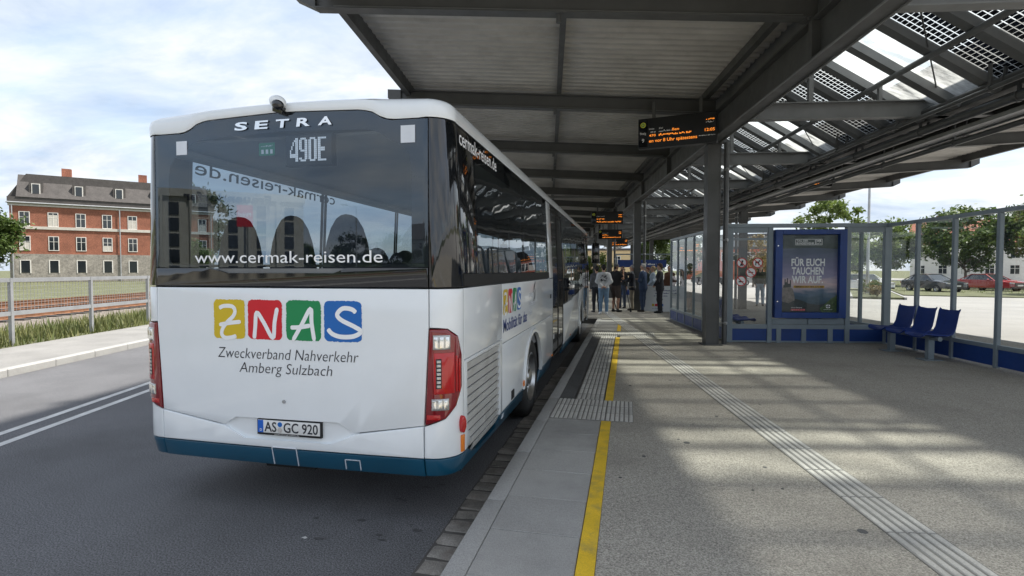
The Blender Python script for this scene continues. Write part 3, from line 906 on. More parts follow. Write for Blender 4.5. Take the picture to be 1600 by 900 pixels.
def skin(name, pts, o0, o1, m, parent=bus, bev=0.0, smooth=30):
    bm = bmesh.new()
    if o0 == o1:
        bm.faces.new([bm.verts.new((q, z, o0)) for q, z in pts])
    else:
        n = len(pts)
        A = [bm.verts.new((q, z, o0)) for q, z in pts]; B = [bm.verts.new((q, z, o1)) for q, z in pts]
        bm.faces.new(A); bm.faces.new(list(reversed(B)))
        top = []
        for i in range(n):
            bm.faces.new((A[i], B[i], B[(i + 1) % n], A[(i + 1) % n]))
        if bev:
            bm.edges.ensure_lookup_table()
            es = [e for e in bm.edges if all(abs(v.co.z - o1) < 1e-7 for v in e.verts)]
            bmesh.ops.bevel(bm, geom=es, offset=bev, segments=2, affect='EDGES', profile=.5)
    bm.normal_update()
    bmesh.ops.triangulate(bm, faces=bm.faces[:], ngon_method='EAR_CLIP')
    q0 = min(p[0] for p in pts); q1 = max(p[0] for p in pts)
    z0 = min(p[1] for p in pts); z1 = max(p[1] for p in pts)
    for c in qcuts:
        if q0 + 1e-4 < c < q1 - 1e-4:
            bmesh.ops.bisect_plane(bm, geom=bm.verts[:] + bm.edges[:] + bm.faces[:], dist=1e-6, plane_co=(c, 0, 0), plane_no=(1, 0, 0))
    for c in (.5, 1.66):
        if z0 + 1e-3 < c < z1 - 1e-3:
            bmesh.ops.bisect_plane(bm, geom=bm.verts[:] + bm.edges[:] + bm.faces[:], dist=1e-6, plane_co=(0, c, 0), plane_no=(0, 1, 0))
    for v in bm.verts: v.co = surf(v.co.x, v.co.y, v.co.z)
    bmesh.ops.recalc_face_normals(bm, faces=bm.faces)
    me = bpy.data.meshes.new(name)
    bm.to_mesh(me); bm.free()
    if o0 == o1 and len(me.polygons) and me.polygons[0].normal.dot(Vector((me.polygons[0].center.x, me.polygons[0].center.y - BL / 2, 0))) < 0:
        me.flip_normals()
    me.materials.append(MATS[m])
    if smooth: me.shade_smooth(); me.set_sharp_from_angle(angle=R(smooth))
    return obj(name, me, parent)
def mirror(pts): return [(-q, z) for q, z in reversed(pts)]
def rect(a, b, z0, z1): return [(a, z0), (b, z0), (b, z1), (a, z1)]
T = -.03
# --- rear
skin('engine_flap', [(-1.052, .728), (-.50, .648), (-.40, .716), (.42, .722), (.54, .648), (1.052, .728), (1.088, 1.39), (1.088, 1.652), (-1.088, 1.652), (-1.088, 1.39)], T, 0, 'bus_white', bev=.006)
recess = skin('plate_recess', [(-.53, .645), (-.42, .735), (.44, .74), (.57, .645), (.38, .535), (-.35, .535)], -.05, -.020, 'bus_white')
skin('rear_bumper', [(-1.048, .505), (1.048, .505), (1.048, .722), (.545, .640), (.365, .553), (-.335, .553), (-.505, .640), (-1.048, .722)], T, .006, 'bus_white', bev=.008)
for s in (1, -1):
    f = (lambda p: p) if s > 0 else mirror
    skin('corner_panel', f([(1.056, .505), (1.389, .505), (1.389, 1.652), (1.094, 1.652), (1.094, 1.392), (1.22, 1.392), (1.307, 1.335), (1.345, 1.20), (1.345, .975), (1.29, .85), (1.205, .768), (1.056, .722)]), T, 0, 'bus_white', bev=.006)
    tl = skin('tail_light', f([(1.094, 1.383), (1.215, 1.383), (1.30, 1.328), (1.337, 1.20), (1.337, .98), (1.283, .858), (1.20, .776), (1.062, .732)]), T, .012, 'lamp_red', bev=.014)
    skin('indicator_lens', f(rect(1.118, 1.232, 1.245, 1.345)), .005, .018, 'lamp_clear', tl, bev=.008)
    for k in range(3): skin('lens_rib', f(rect(1.124 + k * .036, 1.15 + k * .036, 1.257, 1.333)), .016, .022, 'chrome', tl, bev=.003)
    skin('brake_lens', f(rect(1.122, 1.262, .945, 1.225)), .005, .017, 'lamp_bright_red', tl, bev=.008)
    for k in range(2): skin('brake_ring', f(rect(1.272 + k * .024, 1.282 + k * .024, .955 - k * .005, 1.20 - k * .02)), .005, .020, 'lamp_bright_red', tl, bev=.002)
    st = skin('light_strip', f(rect(1.138, 1.172, .985, 1.185)), .012, .0195, 'rubber', tl)
    for k in range(7): skin('light_segment', f(rect(1.142, 1.168, .990 + k * .0278, 1.010 + k * .0278)), .018, .023, 'lamp_clear', tl, bev=.003)
    skin('reverse_lens', f(rect(1.108, 1.222, .835, .915)), .005, .018, 'lamp_clear', tl, bev=.007)
    for k in range(3): skin('lens_rib', f(rect(1.114 + k * .036, 1.138 + k * .036, .845, .905)), .016, .021, 'chrome', tl, bev=.003)
    skin('reflector', f(rect(1.078, 1.165, .772, .806)), .008, .016, 'lamp_bright_red', tl, bev=.004)
    skin('corner_pillar', f([(1.094, 1.664), (1.389, 1.664), (1.389, 2.79), (1.094, 2.79)]), T, 0, 'bus_black', bev=.003)
    skin('rear_skirt_corner', f(rect(1.056, 1.389, .375, .499)), T, 0, 'bus_blue', bev=.006)
skin('rear_skirt', rect(-1.05, 1.05, .372, .499), T, .004, 'bus_blue', bev=.006)
for a, b, z0, z1 in ((-.10, .10, .378, .512), (.47, .585, .386, .46)):
    e = .004
    for r4 in (rect(a, a + e, z0, z1), rect(b - e, b, z0, z1), rect(a, b, z1 - e, z1)):
        skin('cover_joint', r4, .004, .0105, 'sticker')
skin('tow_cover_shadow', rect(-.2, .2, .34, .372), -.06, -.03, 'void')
def onrear(off): return lambda x, y: surf(x, y, off)
# flap lock
mb = MB(); p = surf(0.0, .842, 0)
mb.cyl((p.x, p.y + .005, p.z), (p.x, p.y - .008, p.z), .014, .012, 16); lk = mb.build('flap_lock', 'galvanised', bus, smooth=40)
# number plate
npl = skin('number_plate', rect(-.222, .292, .594, .706), -.03, .004, 'rubber', bev=.004)
skin('plate_face', rect(-.214, .284, .611, .702), .002, .0065, 'plate_white', npl, bev=.001)
skin('plate_band', rect(-.213, -.168, .612, .701), .0065, .0072, 'plate_blue', npl)
pm = onrear(.0082)
text_obj('plate_text', 'AS', 'text_dark', npl, pm, width=.098, cap=.068, x0=-.158, y0=.622, weight=.012)
text_obj('plate_text', 'GC 920', 'text_dark', npl, pm, width=.272, cap=.068, x0=-.002, y0=.622, weight=.012)
text_obj('plate_country', 'D', 'text_white', npl, pm, cap=.018, x0=-.196, y0=.622, weight=.01)
text_obj('plate_frame_text', 'www.cermak-reisen.de', 'text_white', npl, onrear(.0055), width=.2, cap=.007, x0=-.08, y0=.600)
for z, m in ((.676, 'logo_blue'), (.636, 'chrome')):
    skin('plate_seal', [(-.032 + .018 * math.cos(i * math.pi / 8), z + .018 * math.sin(i * math.pi / 8)) for i in range(16)], .0065, .0082, m, npl)
# logo squares with hand-drawn letters
def rough_square(x0, x1, z0, z1, seed):
    r = random.Random(seed); pts = []; w = x1 - x0; h = z1 - z0; c = .035
    path = []
    N = 26
    for i in range(N): path.append((x0 + c + (w - 2 * c) * i / N, z0))
    for i in range(4): path.append((x1 - c + c * math.sin(i / 4 * math.pi / 2), z0 + c - c * math.cos(i / 4 * math.pi / 2)))
    for i in range(N): path.append((x1, z0 + c + (h - 2 * c) * i / N))
    for i in range(4): path.append((x1 - c + c * math.cos(i / 4 * math.pi / 2), z1 - c + c * math.sin(i / 4 * math.pi / 2)))
    for i in range(N): path.append((x1 - c - (w - 2 * c) * i / N, z1))
    for i in range(4): path.append((x0 + c - c * math.sin(i / 4 * math.pi / 2), z1 - c + c * math.cos(i / 4 * math.pi / 2)))
    for i in range(N): path.append((x0, z1 - c - (h - 2 * c) * i / N))
    for i in range(4): path.append((x0 + c - c * math.cos(i / 4 * math.pi / 2), z0 + c - c * math.sin(i / 4 * math.pi / 2)))
    mx, mz = (x0 + x1) / 2, (z0 + z1) / 2
    for k, (x, z) in enumerate(path):
        bow = 1 + .008 * math.sin(k * .21 + seed)
        j = r.uniform(-.0035, .0035) * (1 if r.random() < .55 else .2)
        d = math.hypot(x - mx, z - mz)
        pts.append((mx + (x - mx) * (bow + j / d), mz + (z - mz) * (bow + j / d)))
    return pts
def smooth_line(P, n=5):
    out = []
    for i in range(len(P) - 1):
        p0 = P[max(i - 1, 0)]; p1 = P[i]; p2 = P[i + 1]; p3 = P[min(i + 2, len(P) - 1)]
        for k in range(n):
            t = k / n
            out.append(tuple(.5 * ((2 * p1[d]) + (-p0[d] + p2[d]) * t + (2 * p0[d] - 5 * p1[d] + 4 * p2[d] - p3[d]) * t * t + (-p0[d] + 3 * p1[d] - 3 * p2[d] + p3[d]) * t ** 3) for d in (0, 1)))
    out.append(P[-1]); return out
def ribbon(mb, line, w, mapfn):
    L = []; Rr = []
    for i, p in enumerate(line):
        a = line[max(i - 1, 0)]; b = line[min(i + 1, len(line) - 1)]
        dx, dy = b[0] - a[0], b[1] - a[1]; l = math.hypot(dx, dy) or 1
        e = 1.0 if 0 < i < len(line) - 1 else .55
        L.append(mapfn(p[0] - dy / l * w / 2 * e, p[1] + dx / l * w / 2 * e)); Rr.append(mapfn(p[0] + dy / l * w / 2 * e, p[1] - dx / l * w / 2 * e))
    n = len(line)
    mb.add(L + Rr, [(i, i + 1, n + i + 1, n + i) for i in range(n - 1)])
LOGO = [('logo_yellow', (130, 430, 95, 445), [[(185, 175), (230, 155), (310, 157), (338, 195), (320, 245), (260, 300), (215, 360), (207, 412), (240, 440), (300, 436), (348, 420)], [(182, 325), (290, 305), (393, 293)]]),
        ('logo_red', (445, 755, 100, 455), [[(502, 450), (513, 340), (528, 215), (590, 300), (672, 440), (690, 300), (715, 168)]]),
        ('logo_green', (775, 1095, 105, 465), [[(835, 466), (920, 320), (1002, 178), (1010, 300), (1033, 466)], [(815, 350), (900, 345), (1000, 327)]]),
        ('logo_blue', (1115, 1460, 115, 480), [[(1408, 218), (1370, 188), (1290, 182), (1238, 235), (1275, 285), (1400, 345), (1452, 385), (1385, 428), (1270, 435), (1190, 410), (1150, 367)]])]
def logo(parent, ext, z0, z1, off, mapq):
    for k, ((m, (a, b, c, d), strokes), (x0, x1)) in enumerate(zip(LOGO, ext)):
        sq = skin('logo_square', [(mapq(x), z) for x, z in rough_square(x0, x1, z0, z1, k + 2)], off, off, m, parent, smooth=None)
        mb = MB()
        for st in strokes:
            line = smooth_line([(x0 + (p[0] - a) / (b - a) * (x1 - x0), z1 - (p[1] - c) / (d - c) * (z1 - z0)) for p in st])
            ribbon(mb, line, .030 * (x1 - x0) / .27 if mapq(1) == 1 else .026, lambda x, z: surf(mapq(x), z, off + .0015))
        mb.build('logo_letter', 'text_white', sq)
logo(bus, ((-.576, -.312), (-.285, -.007), (.028, .301), (.325, .609)), 1.283, 1.567, .0015, lambda x: x)
text_obj('operator_text', 'Zweckverband Nahverkehr', 'text_dark', bus, onrear(.002), width=1.13, cap=.076, x0=-.547, y0=1.142, weight=-.010, shear=.18)
text_obj('operator_text', 'Amberg Sulzbach', 'text_dark', bus, onrear(.002), width=.747, cap=.074, x0=-.365, y0=1.040, weight=-.010, shear=.18)
# small emblem plate on the left corner
skin('emission_sticker', rect(-1.30, -1.255, 1.575, 1.635), 0, .002, 'sticker', bus)
# --- rear window
GT = [(-1.088, 2.785), (-.83, 2.785), (-.77, 2.80), (-.70, 2.842), (-.62, 2.862), (0, 2.882), (.62, 2.862), (.70, 2.842), (.77, 2.80), (.83, 2.785), (1.088, 2.785)]
skin('window_band', [(-1.088, 1.664), (1.088, 1.664), (1.088, 1.795), (.50, 1.795), (.40, 1.755), (-.46, 1.755), (-.58, 1.795), (-1.088, 1.795)], T, .004, 'bus_black', bev=.003)
skin('window_lip_sheen', [(-.575, 1.792), (-.455, 1.758), (.395, 1.758), (.495, 1.792)], -.02, -.012, 'steel_light')  # pale grey strip stands in for light reflected along the window's lower lip
rw = skin('rear_window', [(-1.088, 1.80), (1.088, 1.80)] + list(reversed(GT)), 0, 0, 'bus_rear_glass')
IN = [(-.94, 1.82), (.94, 1.82), (.97, 1.86), (.97, 2.45), (.955, 2.55), (.90, 2.62), (.82, 2.66), (.74, 2.71), (.66, 2.735), (0, 2.755), (-.66, 2.735), (-.74, 2.71), (-.82, 2.66), (-.90, 2.62), (-.955, 2.55), (-.97, 2.45), (-.97, 1.86)]
# ceramic border: left, right, top strips behind the glass
skin('ceramic_border', [(-1.088, 1.80), (1.088, 1.80), (1.088, 2.40), (.97, 2.40), (.97, 1.86), (.94, 1.82), (-.94, 1.82), (-.97, 1.86), (-.97, 2.40), (-1.088, 2.40)], -.007, -.007, 'ceramic_black', rw)
skin('ceramic_border', [(-1.088, 2.403), (-.97, 2.403)] + [IN[i] for i in (15, 14, 13, 12, 11, 10, 9, 8, 7, 6, 5, 4, 3)][0:] + [(.97, 2.403), (1.088, 2.403)] + list(reversed(GT)), -.007, -.007, 'ceramic_black', rw)
text_obj('web_address', 'www.cermak-reisen.de', 'text_white', rw, onrear(.002), width=1.50, cap=.082, x0=-.735, y0=1.832, weight=0.0)
# maker's name in spaced wide chrome capitals
x = -.372
for ch in 'SETRA':
    vs, fs = text_data(ch, .03)
    mn = min(p[0] for p in vs); mx_ = max(p[0] for p in vs); hh = max(p[1] for p in vs)
    bm_ = MB()
    for o_ in (.003,):
        bm_.add([surf(x + (p[0] - mn) / (mx_ - mn) * .105 + p[1] * .012, 2.779 + p[1] / hh * .056, o_ + .006) for p in vs], fs)
    bm_.build('maker_letter', 'chrome', bus)
    x += .167
for x0, x1 in ((.90, 1.0), (-.885, -.79)):
    skin('roof_sensor_sticker', rect(x0, x1, 2.63, 2.745) if x0 > 0 else rect(x0, x1, 2.63, 2.73), .001, .003, 'sticker', rw)
skin('window_notice', rect(-.185, -.055, 2.592, 2.683), -.010, -.010, 'sign_green', rw)
for k in range(3): skin('notice_pictogram', rect(-.165 + k * .036, -.145 + k * .036, 2.605, 2.635), -.0095, -.0095, 'text_white', rw)
scribble('notice_text', 'text_white', rw, onrear(-.0095), -.165, 2.655, .09, .012, 3)
# line number display inside the rear window
disp = skin('line_display', rect(.015, .375, 2.515, 2.735), -.09, -.03, 'board_black', bev=.006)
GL = {'4': ['....##', '...###', '..#.##', '..#.##', '.#..##', '.#..##', '#...##', '#...##', '######', '######', '....##', '....##'],
      '9': ['.####.', '##..##', '##..##', '##..##', '##..##', '##..##', '.#####', '....##', '....##', '....##', '##..##', '.####.'],
      '0': ['.####.', '##..##', '##..##', '##..##', '##..##', '##..##', '##..##', '##..##', '##..##', '##..##', '##..##', '.####.'],
      'E': ['######', '##....', '##....', '##....', '##....', '#####.', '#####.', '##....', '##....', '##....', '##....', '######']}
for k, ch in enumerate('490E'):
    mb = MB()
    for r_, row in enumerate(GL[ch]):
        for c_, px in enumerate(row):
            if px == '#':
                X = .052 + k * .073 + c_ * .0108; Z = 2.708 - r_ * .0138
                mb.add([surf(X, Z - .0125, -.0285), surf(X + .009, Z - .0125, -.0285), surf(X + .009, Z, -.0285), surf(X, Z, -.0285)], [(0, 1, 2, 3)])
    tag(mb.build('display_digit', 'led_white', disp), kind='stuff')
# --- roof shell as rings around the bus
def perim():
    qs = [-QF + 2 * QF * i / 40 for i in range(41)]
    qs += [QF + RC * math.pi / 2 * i / 8 for i in range(1, 9)]
    qs += [QA + (QS - QA) * i / 10 for i in range(1, 11)]
    qs += [QS + RC * math.pi / 2 * i / 6 for i in range(1, 7)] + [QB + QF * i / 4 for i in range(1, 5)]
    left = [-QB - QF * i / 4 for i in (3, 2, 1)] + [-QS - RC * math.pi / 2 * i / 6 for i in range(6, 0, -1)] + [-QA - (QS - QA) * i / 10 for i in range(10, 0, -1)] + [-QF - RC * math.pi / 2 * i / 8 for i in range(8, 0, -1)]
    return qs + left
def zbot(q):
    a = abs(q)
    if a < QF:
        for (x0, z0), (x1, z1) in zip(GT[:-1], GT[1:]):
            if x0 <= q <= x1: return z0 + (z1 - z0) * (q - x0) / (x1 - x0) + .006
    return 2.795
PQ = perim()
levels = [(-.004, 0.0), (-.008, .10), (-.010, .45), (.0, .72), (.035, .90), (.09, .97), (.18, 1.0)]
mb = MB(); nq = len(PQ); rv = []
for ins, f in levels:
    for q in PQ:
        zb_ = zbot(q)
        zt = 2.925
        z = zb_ + (zt - zb_) * f
        p = surf(q, 2.785, 0)
        b0 = surf(q, 2.785, -max(ins, 0) + (-ins if ins < 0 else 0))
        x_, y_ = b0.x, b0.y
        zc_ = z + (.045 * (1 - (x_ / 1.275) ** 2)) * f
        rv.append((x_, y_, zc_))
mb.v = rv
for l in range(len(levels) - 1):
    for i in range(nq):
        a = l * nq + i; b = l * nq + (i + 1) % nq
        mb.f.append((a, b, b + nq, a + nq)); mb.m.append(0)
# top cap: rows across
top = [(len(levels) - 1) * nq + i for i in range(nq)]
# strip-fill by pairing right and left points
mid = nq
cl = []
base = len(mb.v)
pts_top = [mb.v[i] for i in top]
for i, (x_, y_, z_) in enumerate(pts_top):
    cl.append(base + i); mb.v.append((x_ * .5, y_ if .4 < y_ < BL - .4 else (.45 if y_ < 1 else BL - .45), 2.968))
for i in range(nq):
    j = (i + 1) % nq
    mb.f.append((top[i], top[j], cl[j], cl[i])); mb.m.append(0)
mb.f.append(tuple(cl)); mb.m.append(0)
me = bpy.data.meshes.new('roof'); me.from_pydata(mb.v, [], mb.f); me.materials.append(MATS['bus_white'])
bm = bmesh.new(); bm.from_mesh(me); bmesh.ops.remove_doubles(bm, verts=bm.verts, dist=1e-5); bmesh.ops.recalc_face_normals(bm, faces=bm.faces); bm.to_mesh(me); bm.free()
me.shade_smooth(); me.set_sharp_from_angle(angle=R(40))
roof = obj('roof', me, bus)
mb = MB(); mb.prism([(1.2, 2.95), (1.45, 3.06), (3.6, 3.06), (3.85, 2.95)], 'x', -.85, .75); mb.build('air_conditioner', 'bus_white', roof, bevel=.03, smooth=40)
# reversing camera on the roof edge
mb = MB(); mb.sphere((0, 0, 0), .055, 16, 10, (1.15, .8, .8)); rc = mb.build('reversing_camera', 'bus_white', bus, smooth=60, loc=(.01, -.035, 2.945)); rc.rotation_euler = (R(20), R(18), 0)
mb = MB(); mb.sphere((.02, -.022, -.012), .046, 14, 8, (1, .8, .8)); mb.build('camera_lens', 'bus_black', rc, smooth=60)
mb = MB(); mb.box(-.03, -.02, -.07, .05, .03, -.03); mb.build('camera_foot', 'bus_black', rc, bevel=.006)
# --- right side
def side(name, pts, o0, o1, m, parent=bus, sg=1, **k):
    pp = [(Qy(y), z) for y, z in pts]
    return skin(name, pp if sg > 0 else mirror(pp), o0, o1, m, parent, **k)
def srect(y0, y1, z0, z1): return [(y0, z0), (y1, z0), (y1, z1), (y0, z1)]
AW1, AW2, AR, AZ = 3.0, 9.79, .58, .46
def arch(c, z0, up=True):
    pts = []
    a0 = math.asin((z0 - AZ) / AR) if abs((z0 - AZ) / AR) < 1 else 0
    for i in range(21):
        a = math.pi - a0 - (math.pi - 2 * a0) * i / 20
        pts.append((c + AR * math.cos(a), AZ + AR * math.sin(a)))
    return pts
side('side_panel', srect(.226, 1.366, 1.152, 1.654), T, 0, 'bus_white', bev=.005)
side('side_panel', [(.226, 1.146), (.226, .506), (.30, .506), (.375, .54), (.285, .66), (.285, 1.126), (1.286, 1.126), (1.286, .474), (1.366, .474), (1.366, 1.146)], T, 0, 'bus_white', bev=.004)
side('side_panel', srect(1.372, 4.69, 1.108, 1.654), T, 0, 'bus_white', bev=.005)
side('side_panel', [(1.372, .474)] + arch(AW1, .466) + [(4.69, .466), (4.69, 1.102), (1.372, 1.102)], T, 0, 'bus_white', bev=.005)
# radiator grille
gr = side('grille_back', [(.288, .66), (.378, .54), (.305, .503), (.42, .44), (.62, .40), (1.2, .386), (1.283, .43), (1.283, 1.123), (.288, 1.123)], -.08, -.05, 'void')
NS = 11
for i in range(NS):
    z0 = .412 + i * (1.118 - .412) / NS; z1 = z0 + (1.118 - .412) / NS - .0045
    y0 = .292
    zm = (z0 + z1) / 2
    if zm < .68: y0 = .292 + (.68 - zm) ** 1.5 * 1.9
    bm = bmesh.new()
    vs = [Vector((y0, z0, -.022)), Vector((1.28, z0, -.022)), Vector((1.28, z1, -.008)), Vector((y0, z1, -.008))]
    ring = [bm.verts.new(surf(Qy(v.x), v.y, v.z)) for v in vs] + [bm.verts.new(surf(Qy(v.x), v.y, v.z - .012)) for v in vs]
    for f in ((0, 1, 2, 3), (7, 6, 5, 4), (0, 4, 5, 1), (1, 5, 6, 2), (2, 6, 7, 3), (3, 7, 4, 0)): bm.faces.new([ring[k] for k in f])
    bmesh.ops.recalc_face_normals(bm, faces=bm.faces)
    me = bpy.data.meshes.new('slat'); bm.to_mesh(me); bm.free(); me.materials.append(MATS['grille_white']); obj('slat', me, gr)
side('side_skirt', [(.226, .36), (2.47, .31)] + [(2.47, .40), (2.425, .462), (1.29, .468), (1.286, .425), (1.2, .38), (.62, .396), (.42, .434), (.30, .50), (.226, .50)], T, 0, 'bus_blue', bev=.004)
side('side_skirt', [(3.53, .30), (4.69, .29), (4.69, .46), (3.575, .462)], T, 0, 'bus_blue', bev=.004)
# wheel arch lips
def lip(c, sg):
    mb = MB(); out = []; 
    for i in range(25):
        a = math.pi * i / 24
        for rr, of in ((AR - .012, -.02), (AR - .012, .018), (AR + .028, .018), (AR + .034, .001)):
            p = surf(sg * Qy(c + rr * math.cos(a)), AZ + rr * math.sin(a), of); out.append(p)
    mb.v = [tuple(p) for p in out]
    for i in range(24):
        for j in range(3):
            k = i * 4 + j; mb.f.append((k, k + 1, k + 5, k + 4)); mb.m.append(0)
    return mb.build('arch_lip', 'bus_white', bus, smooth=40)
for c in (AW1, AW2):
    for sg in (1, -1):
        lip(c, sg)
        mb = MB(); pr = [(c + (AR + .02) * math.cos(math.pi * i / 16), AZ - .02 + (AR + .02) * math.sin(math.pi * i / 16)) for i in range(17)]
        x0, x1 = (1.24, .80) if sg > 0 else (-1.24, -.80)
        n = len(pr); mb.add([(x0, y, z) for y, z in pr] + [(x1, y, z) for y, z in pr], [(i, i + 1, n + i + 1, n + i) for i in range(n - 1)] + [tuple(range(2 * n - 1, n - 1, -1))])
        mb.build('wheel_housing', 'void', bus)
# markers and small fittings on the rear right corner and flank
side('marker_lamp', [(.165 + .022 * math.cos(i * math.pi / 8), .715 + .06 * math.sin(i * math.pi / 8)) for i in range(16)], 0, .03, 'lamp_bright_red', bev=.008)
side('marker_lamp', srect(.16, .195, .52, .635), 0, .014, 'lamp_amber', bev=.003)
for y in (2.36, 4.6, 7.2): side('side_reflector', srect(y, y + .05, .50, .56) if y < 3 else srect(y, y + .08, .47, .50), 0, .012, 'lamp_amber', bev=.003)
side('fuel_flap', srect(1.74, 1.86, .50, .585), 0, .008, 'rubber', bev=.004)
side('socket_sticker', srect(1.40, 1.47, .40, .445), 0, .003, 'sticker')
side('handle_recess', srect(4.42, 4.50, 1.36, 1.42), 0, .006, 'rubber', bev=.003)
logo(bus, ((1.40, 1.585), (1.605, 1.79), (1.81, 2.0), (2.02, 2.22)), 1.365, 1.60, .0015, lambda x: Qy(x))
def onside(off, sg=1): return lambda x, y: surf(Qy(x), y, off)
text_obj('slogan_text', 'Mobilität für das', 'text_blue', bus, onside(.002), width=1.16, cap=.115, x0=1.40, y0=1.205, weight=.016)
for k, (w, s) in enumerate(((.24, 'Amberg'), (.42, 'Sulzbacher'), (.16, 'Land'))):
    text_obj('slogan_text', s, 'sticker', bus, onside(.002), width=w, cap=.055, x0=2.72, y0=1.47 - k * .105, weight=.01)
mb = MB()
for st in ([(2.98, 1.40), (3.05, 1.48), (2.99, 1.54), (3.08, 1.62)], [(3.05, 1.42), (3.12, 1.5), (3.06, 1.58), (3.14, 1.64)]):
    ribbon(mb, smooth_line(st), .018, onside(.002))
mb.build('ornament', 'text_dark', bus)
# windows, right side
side('window_sill', srect(.226, 4.30, 1.664, 1.752), T, .004, 'rubber', bev=.004)
side('corner_glass', srect(.226, .60, 1.756, 2.787), T, 0, 'bus_black', bev=.003)
wins_r = [(.606, 2.47), (2.478, 4.30)]
def window(y0, y1, z0, z1, sg=1, top=.17):
    w = side('window', srect(y0, y1, z0, z1), 0, 0, 'bus_side_glass', sg=sg)
    side('top_band', srect(y0, y1, z1 - top, z1), -.006, -.006, 'ceramic_black', w, sg=sg)
    for a, b in ((y0, y0 + .06), (y1 - .06, y1)): side('edge_band', srect(a, b, z0, z1 - top), -.006, -.006, 'ceramic_black', w, sg=sg)
    return w
for a, b in wins_r: window(a, b, 1.756, 2.787)
side('pillar', srect(4.308, 4.69, 1.664, 2.787), T, 0, 'bus_white', bev=.004)
text_obj('web_address', 'cermak-reisen.de', 'text_white', bus, onside(.003), width=1.07, cap=.105, x0=.27, y0=2.665, weight=.008)
# middle door, two leaves of dark glass
def door(y0, y1, nm='door'):
    d = side(nm, [(y0, .36), (y1, .36), (y1, 2.787), (y0, 2.787)], -.05, -.02, 'rubber')
    ym = (y0 + y1) / 2
    for a, b in ((y0 + .02, ym - .012), (ym + .012, y1 - .02)):
        side('door_pane', srect(a, b, .42, 2.68), -.012, -.012, 'bus_black', d)
        for r4 in (srect(a, a + .03, .40, 2.70), srect(b - .03, b, .40, 2.70), srect(a, b, .40, .44), srect(a, b, 2.67, 2.70)): side('door_frame', r4, -.02, -.006, 'rubber', d, bev=.003)
        side('door_sticker', srect(a + .12, a + .2, .7, .78), -.010, -.009, 'text_white', d)
    side('door_top', srect(y0, y1, 2.71, 2.785), -.02, -.003, 'bus_black', d)
    return d
door(4.71, 6.13)
# front half
side('side_panel', [(6.15, .44), (9.18, .42), (9.18, 1.30), (8.6, 1.24), (6.15, 1.16)], T, 0, 'bus_white', bev=.005)
side('side_skirt', [(6.15, .28), (9.22, .26), (9.24, .41), (6.15, .434)], T, 0, 'bus_blue', bev=.004)
side('side_panel', [(9.186, .41)] + [p for p in arch(AW2, .47)] + [(10.48, .47), (10.48, 1.36), (9.186, 1.30)], T, 0, 'bus_white', bev=.005)
for a, b, z0 in ((6.15, 7.62, 1.17), (7.63, 9.17, 1.25), (9.19, 10.48, 1.37)): window(a, b, z0, 2.787)
door(10.5, 11.95)
side('side_panel', srect(11.97, 12.37, .44, 1.25), T, 0, 'bus_white', bev=.005)
side('corner_glass', srect(11.97, 12.37, 1.256, 2.787), T, 0, 'bus_black')
mb = MB()
for st in ([(8.3, .46), (8.5, .9), (8.62, 1.18)], [(8.3, .46), (8.8, .5), (8.95, .9), (8.62, 1.18)]): ribbon(mb, smooth_line(st), .05, onside(.002))
mb.build('ornament', 'bus_blue', bus)
# left side
side('side_panel', [(.226, .506)] + arch(AW1, .506) + arch(AW2, .506) + [(12.37, .506), (12.37, 1.654), (.226, 1.654)], T, 0, 'bus_white', sg=-1)
side('side_skirt', srect(.226, 2.4, .33, .499), T, 0, 'bus_blue', sg=-1); side('side_skirt', srect(3.6, 9.2, .3, .499), T, 0, 'bus_blue', sg=-1); side('side_skirt', srect(10.38, 12.37, .3, .499), T, 0, 'bus_blue', sg=-1)
side('corner_glass', srect(.226, .45, 1.664, 2.787), T, 0, 'bus_black', sg=-1)
ys = [.456, 2.5, 4.55, 6.6, 8.65, 10.7, 12.37]
for a, b in zip(ys[:-1], ys[1:]): window(a, b - .008, 1.664, 2.787, -1, top=.05)
text_obj('web_address', 'cermak-reisen.de', 'text_dark', bus, lambda x, y: surf(-Qy(2.75 - x), y, .003), width=2.2, cap=.12, x0=0, y0=2.60, weight=.004)  # letters coloured dark to give their backlit silhouette seen from inside
# front face
for sg in (1, -1):
    f = (lambda p: p) if sg > 0 else mirror
    skin('front_panel', f([(QS, .30), (QB + QF - .003, .30), (QB + QF - .003, 1.15), (QS, 1.25)]), T, 0, 'bus_white', bev=.004)
    skin('windscreen', f([(QS, 1.256), (QB + QF - .003, 1.156), (QB + QF - .003, 2.787), (QS, 2.787)]), 0, 0, 'bus_side_glass')
# mirrors at the front
for sg in (1, -1):
    mb = MB(); mb.tube([(sg * 1.18, BL - .05, 2.78), (sg * 1.38, BL + .25, 2.74), (sg * 1.46, BL + .32, 2.60)], .025, 10)
    ma = mb.build('mirror_arm', 'bus_black', bus, smooth=40)
    mb = MB(); mb.box(sg * 1.44 - .12, BL + .24, 1.98, sg * 1.44 + .12, BL + .40, 2.60); mb.build('mirror_housing', 'bus_black', ma, bevel=.045, seg=3, smooth=50)
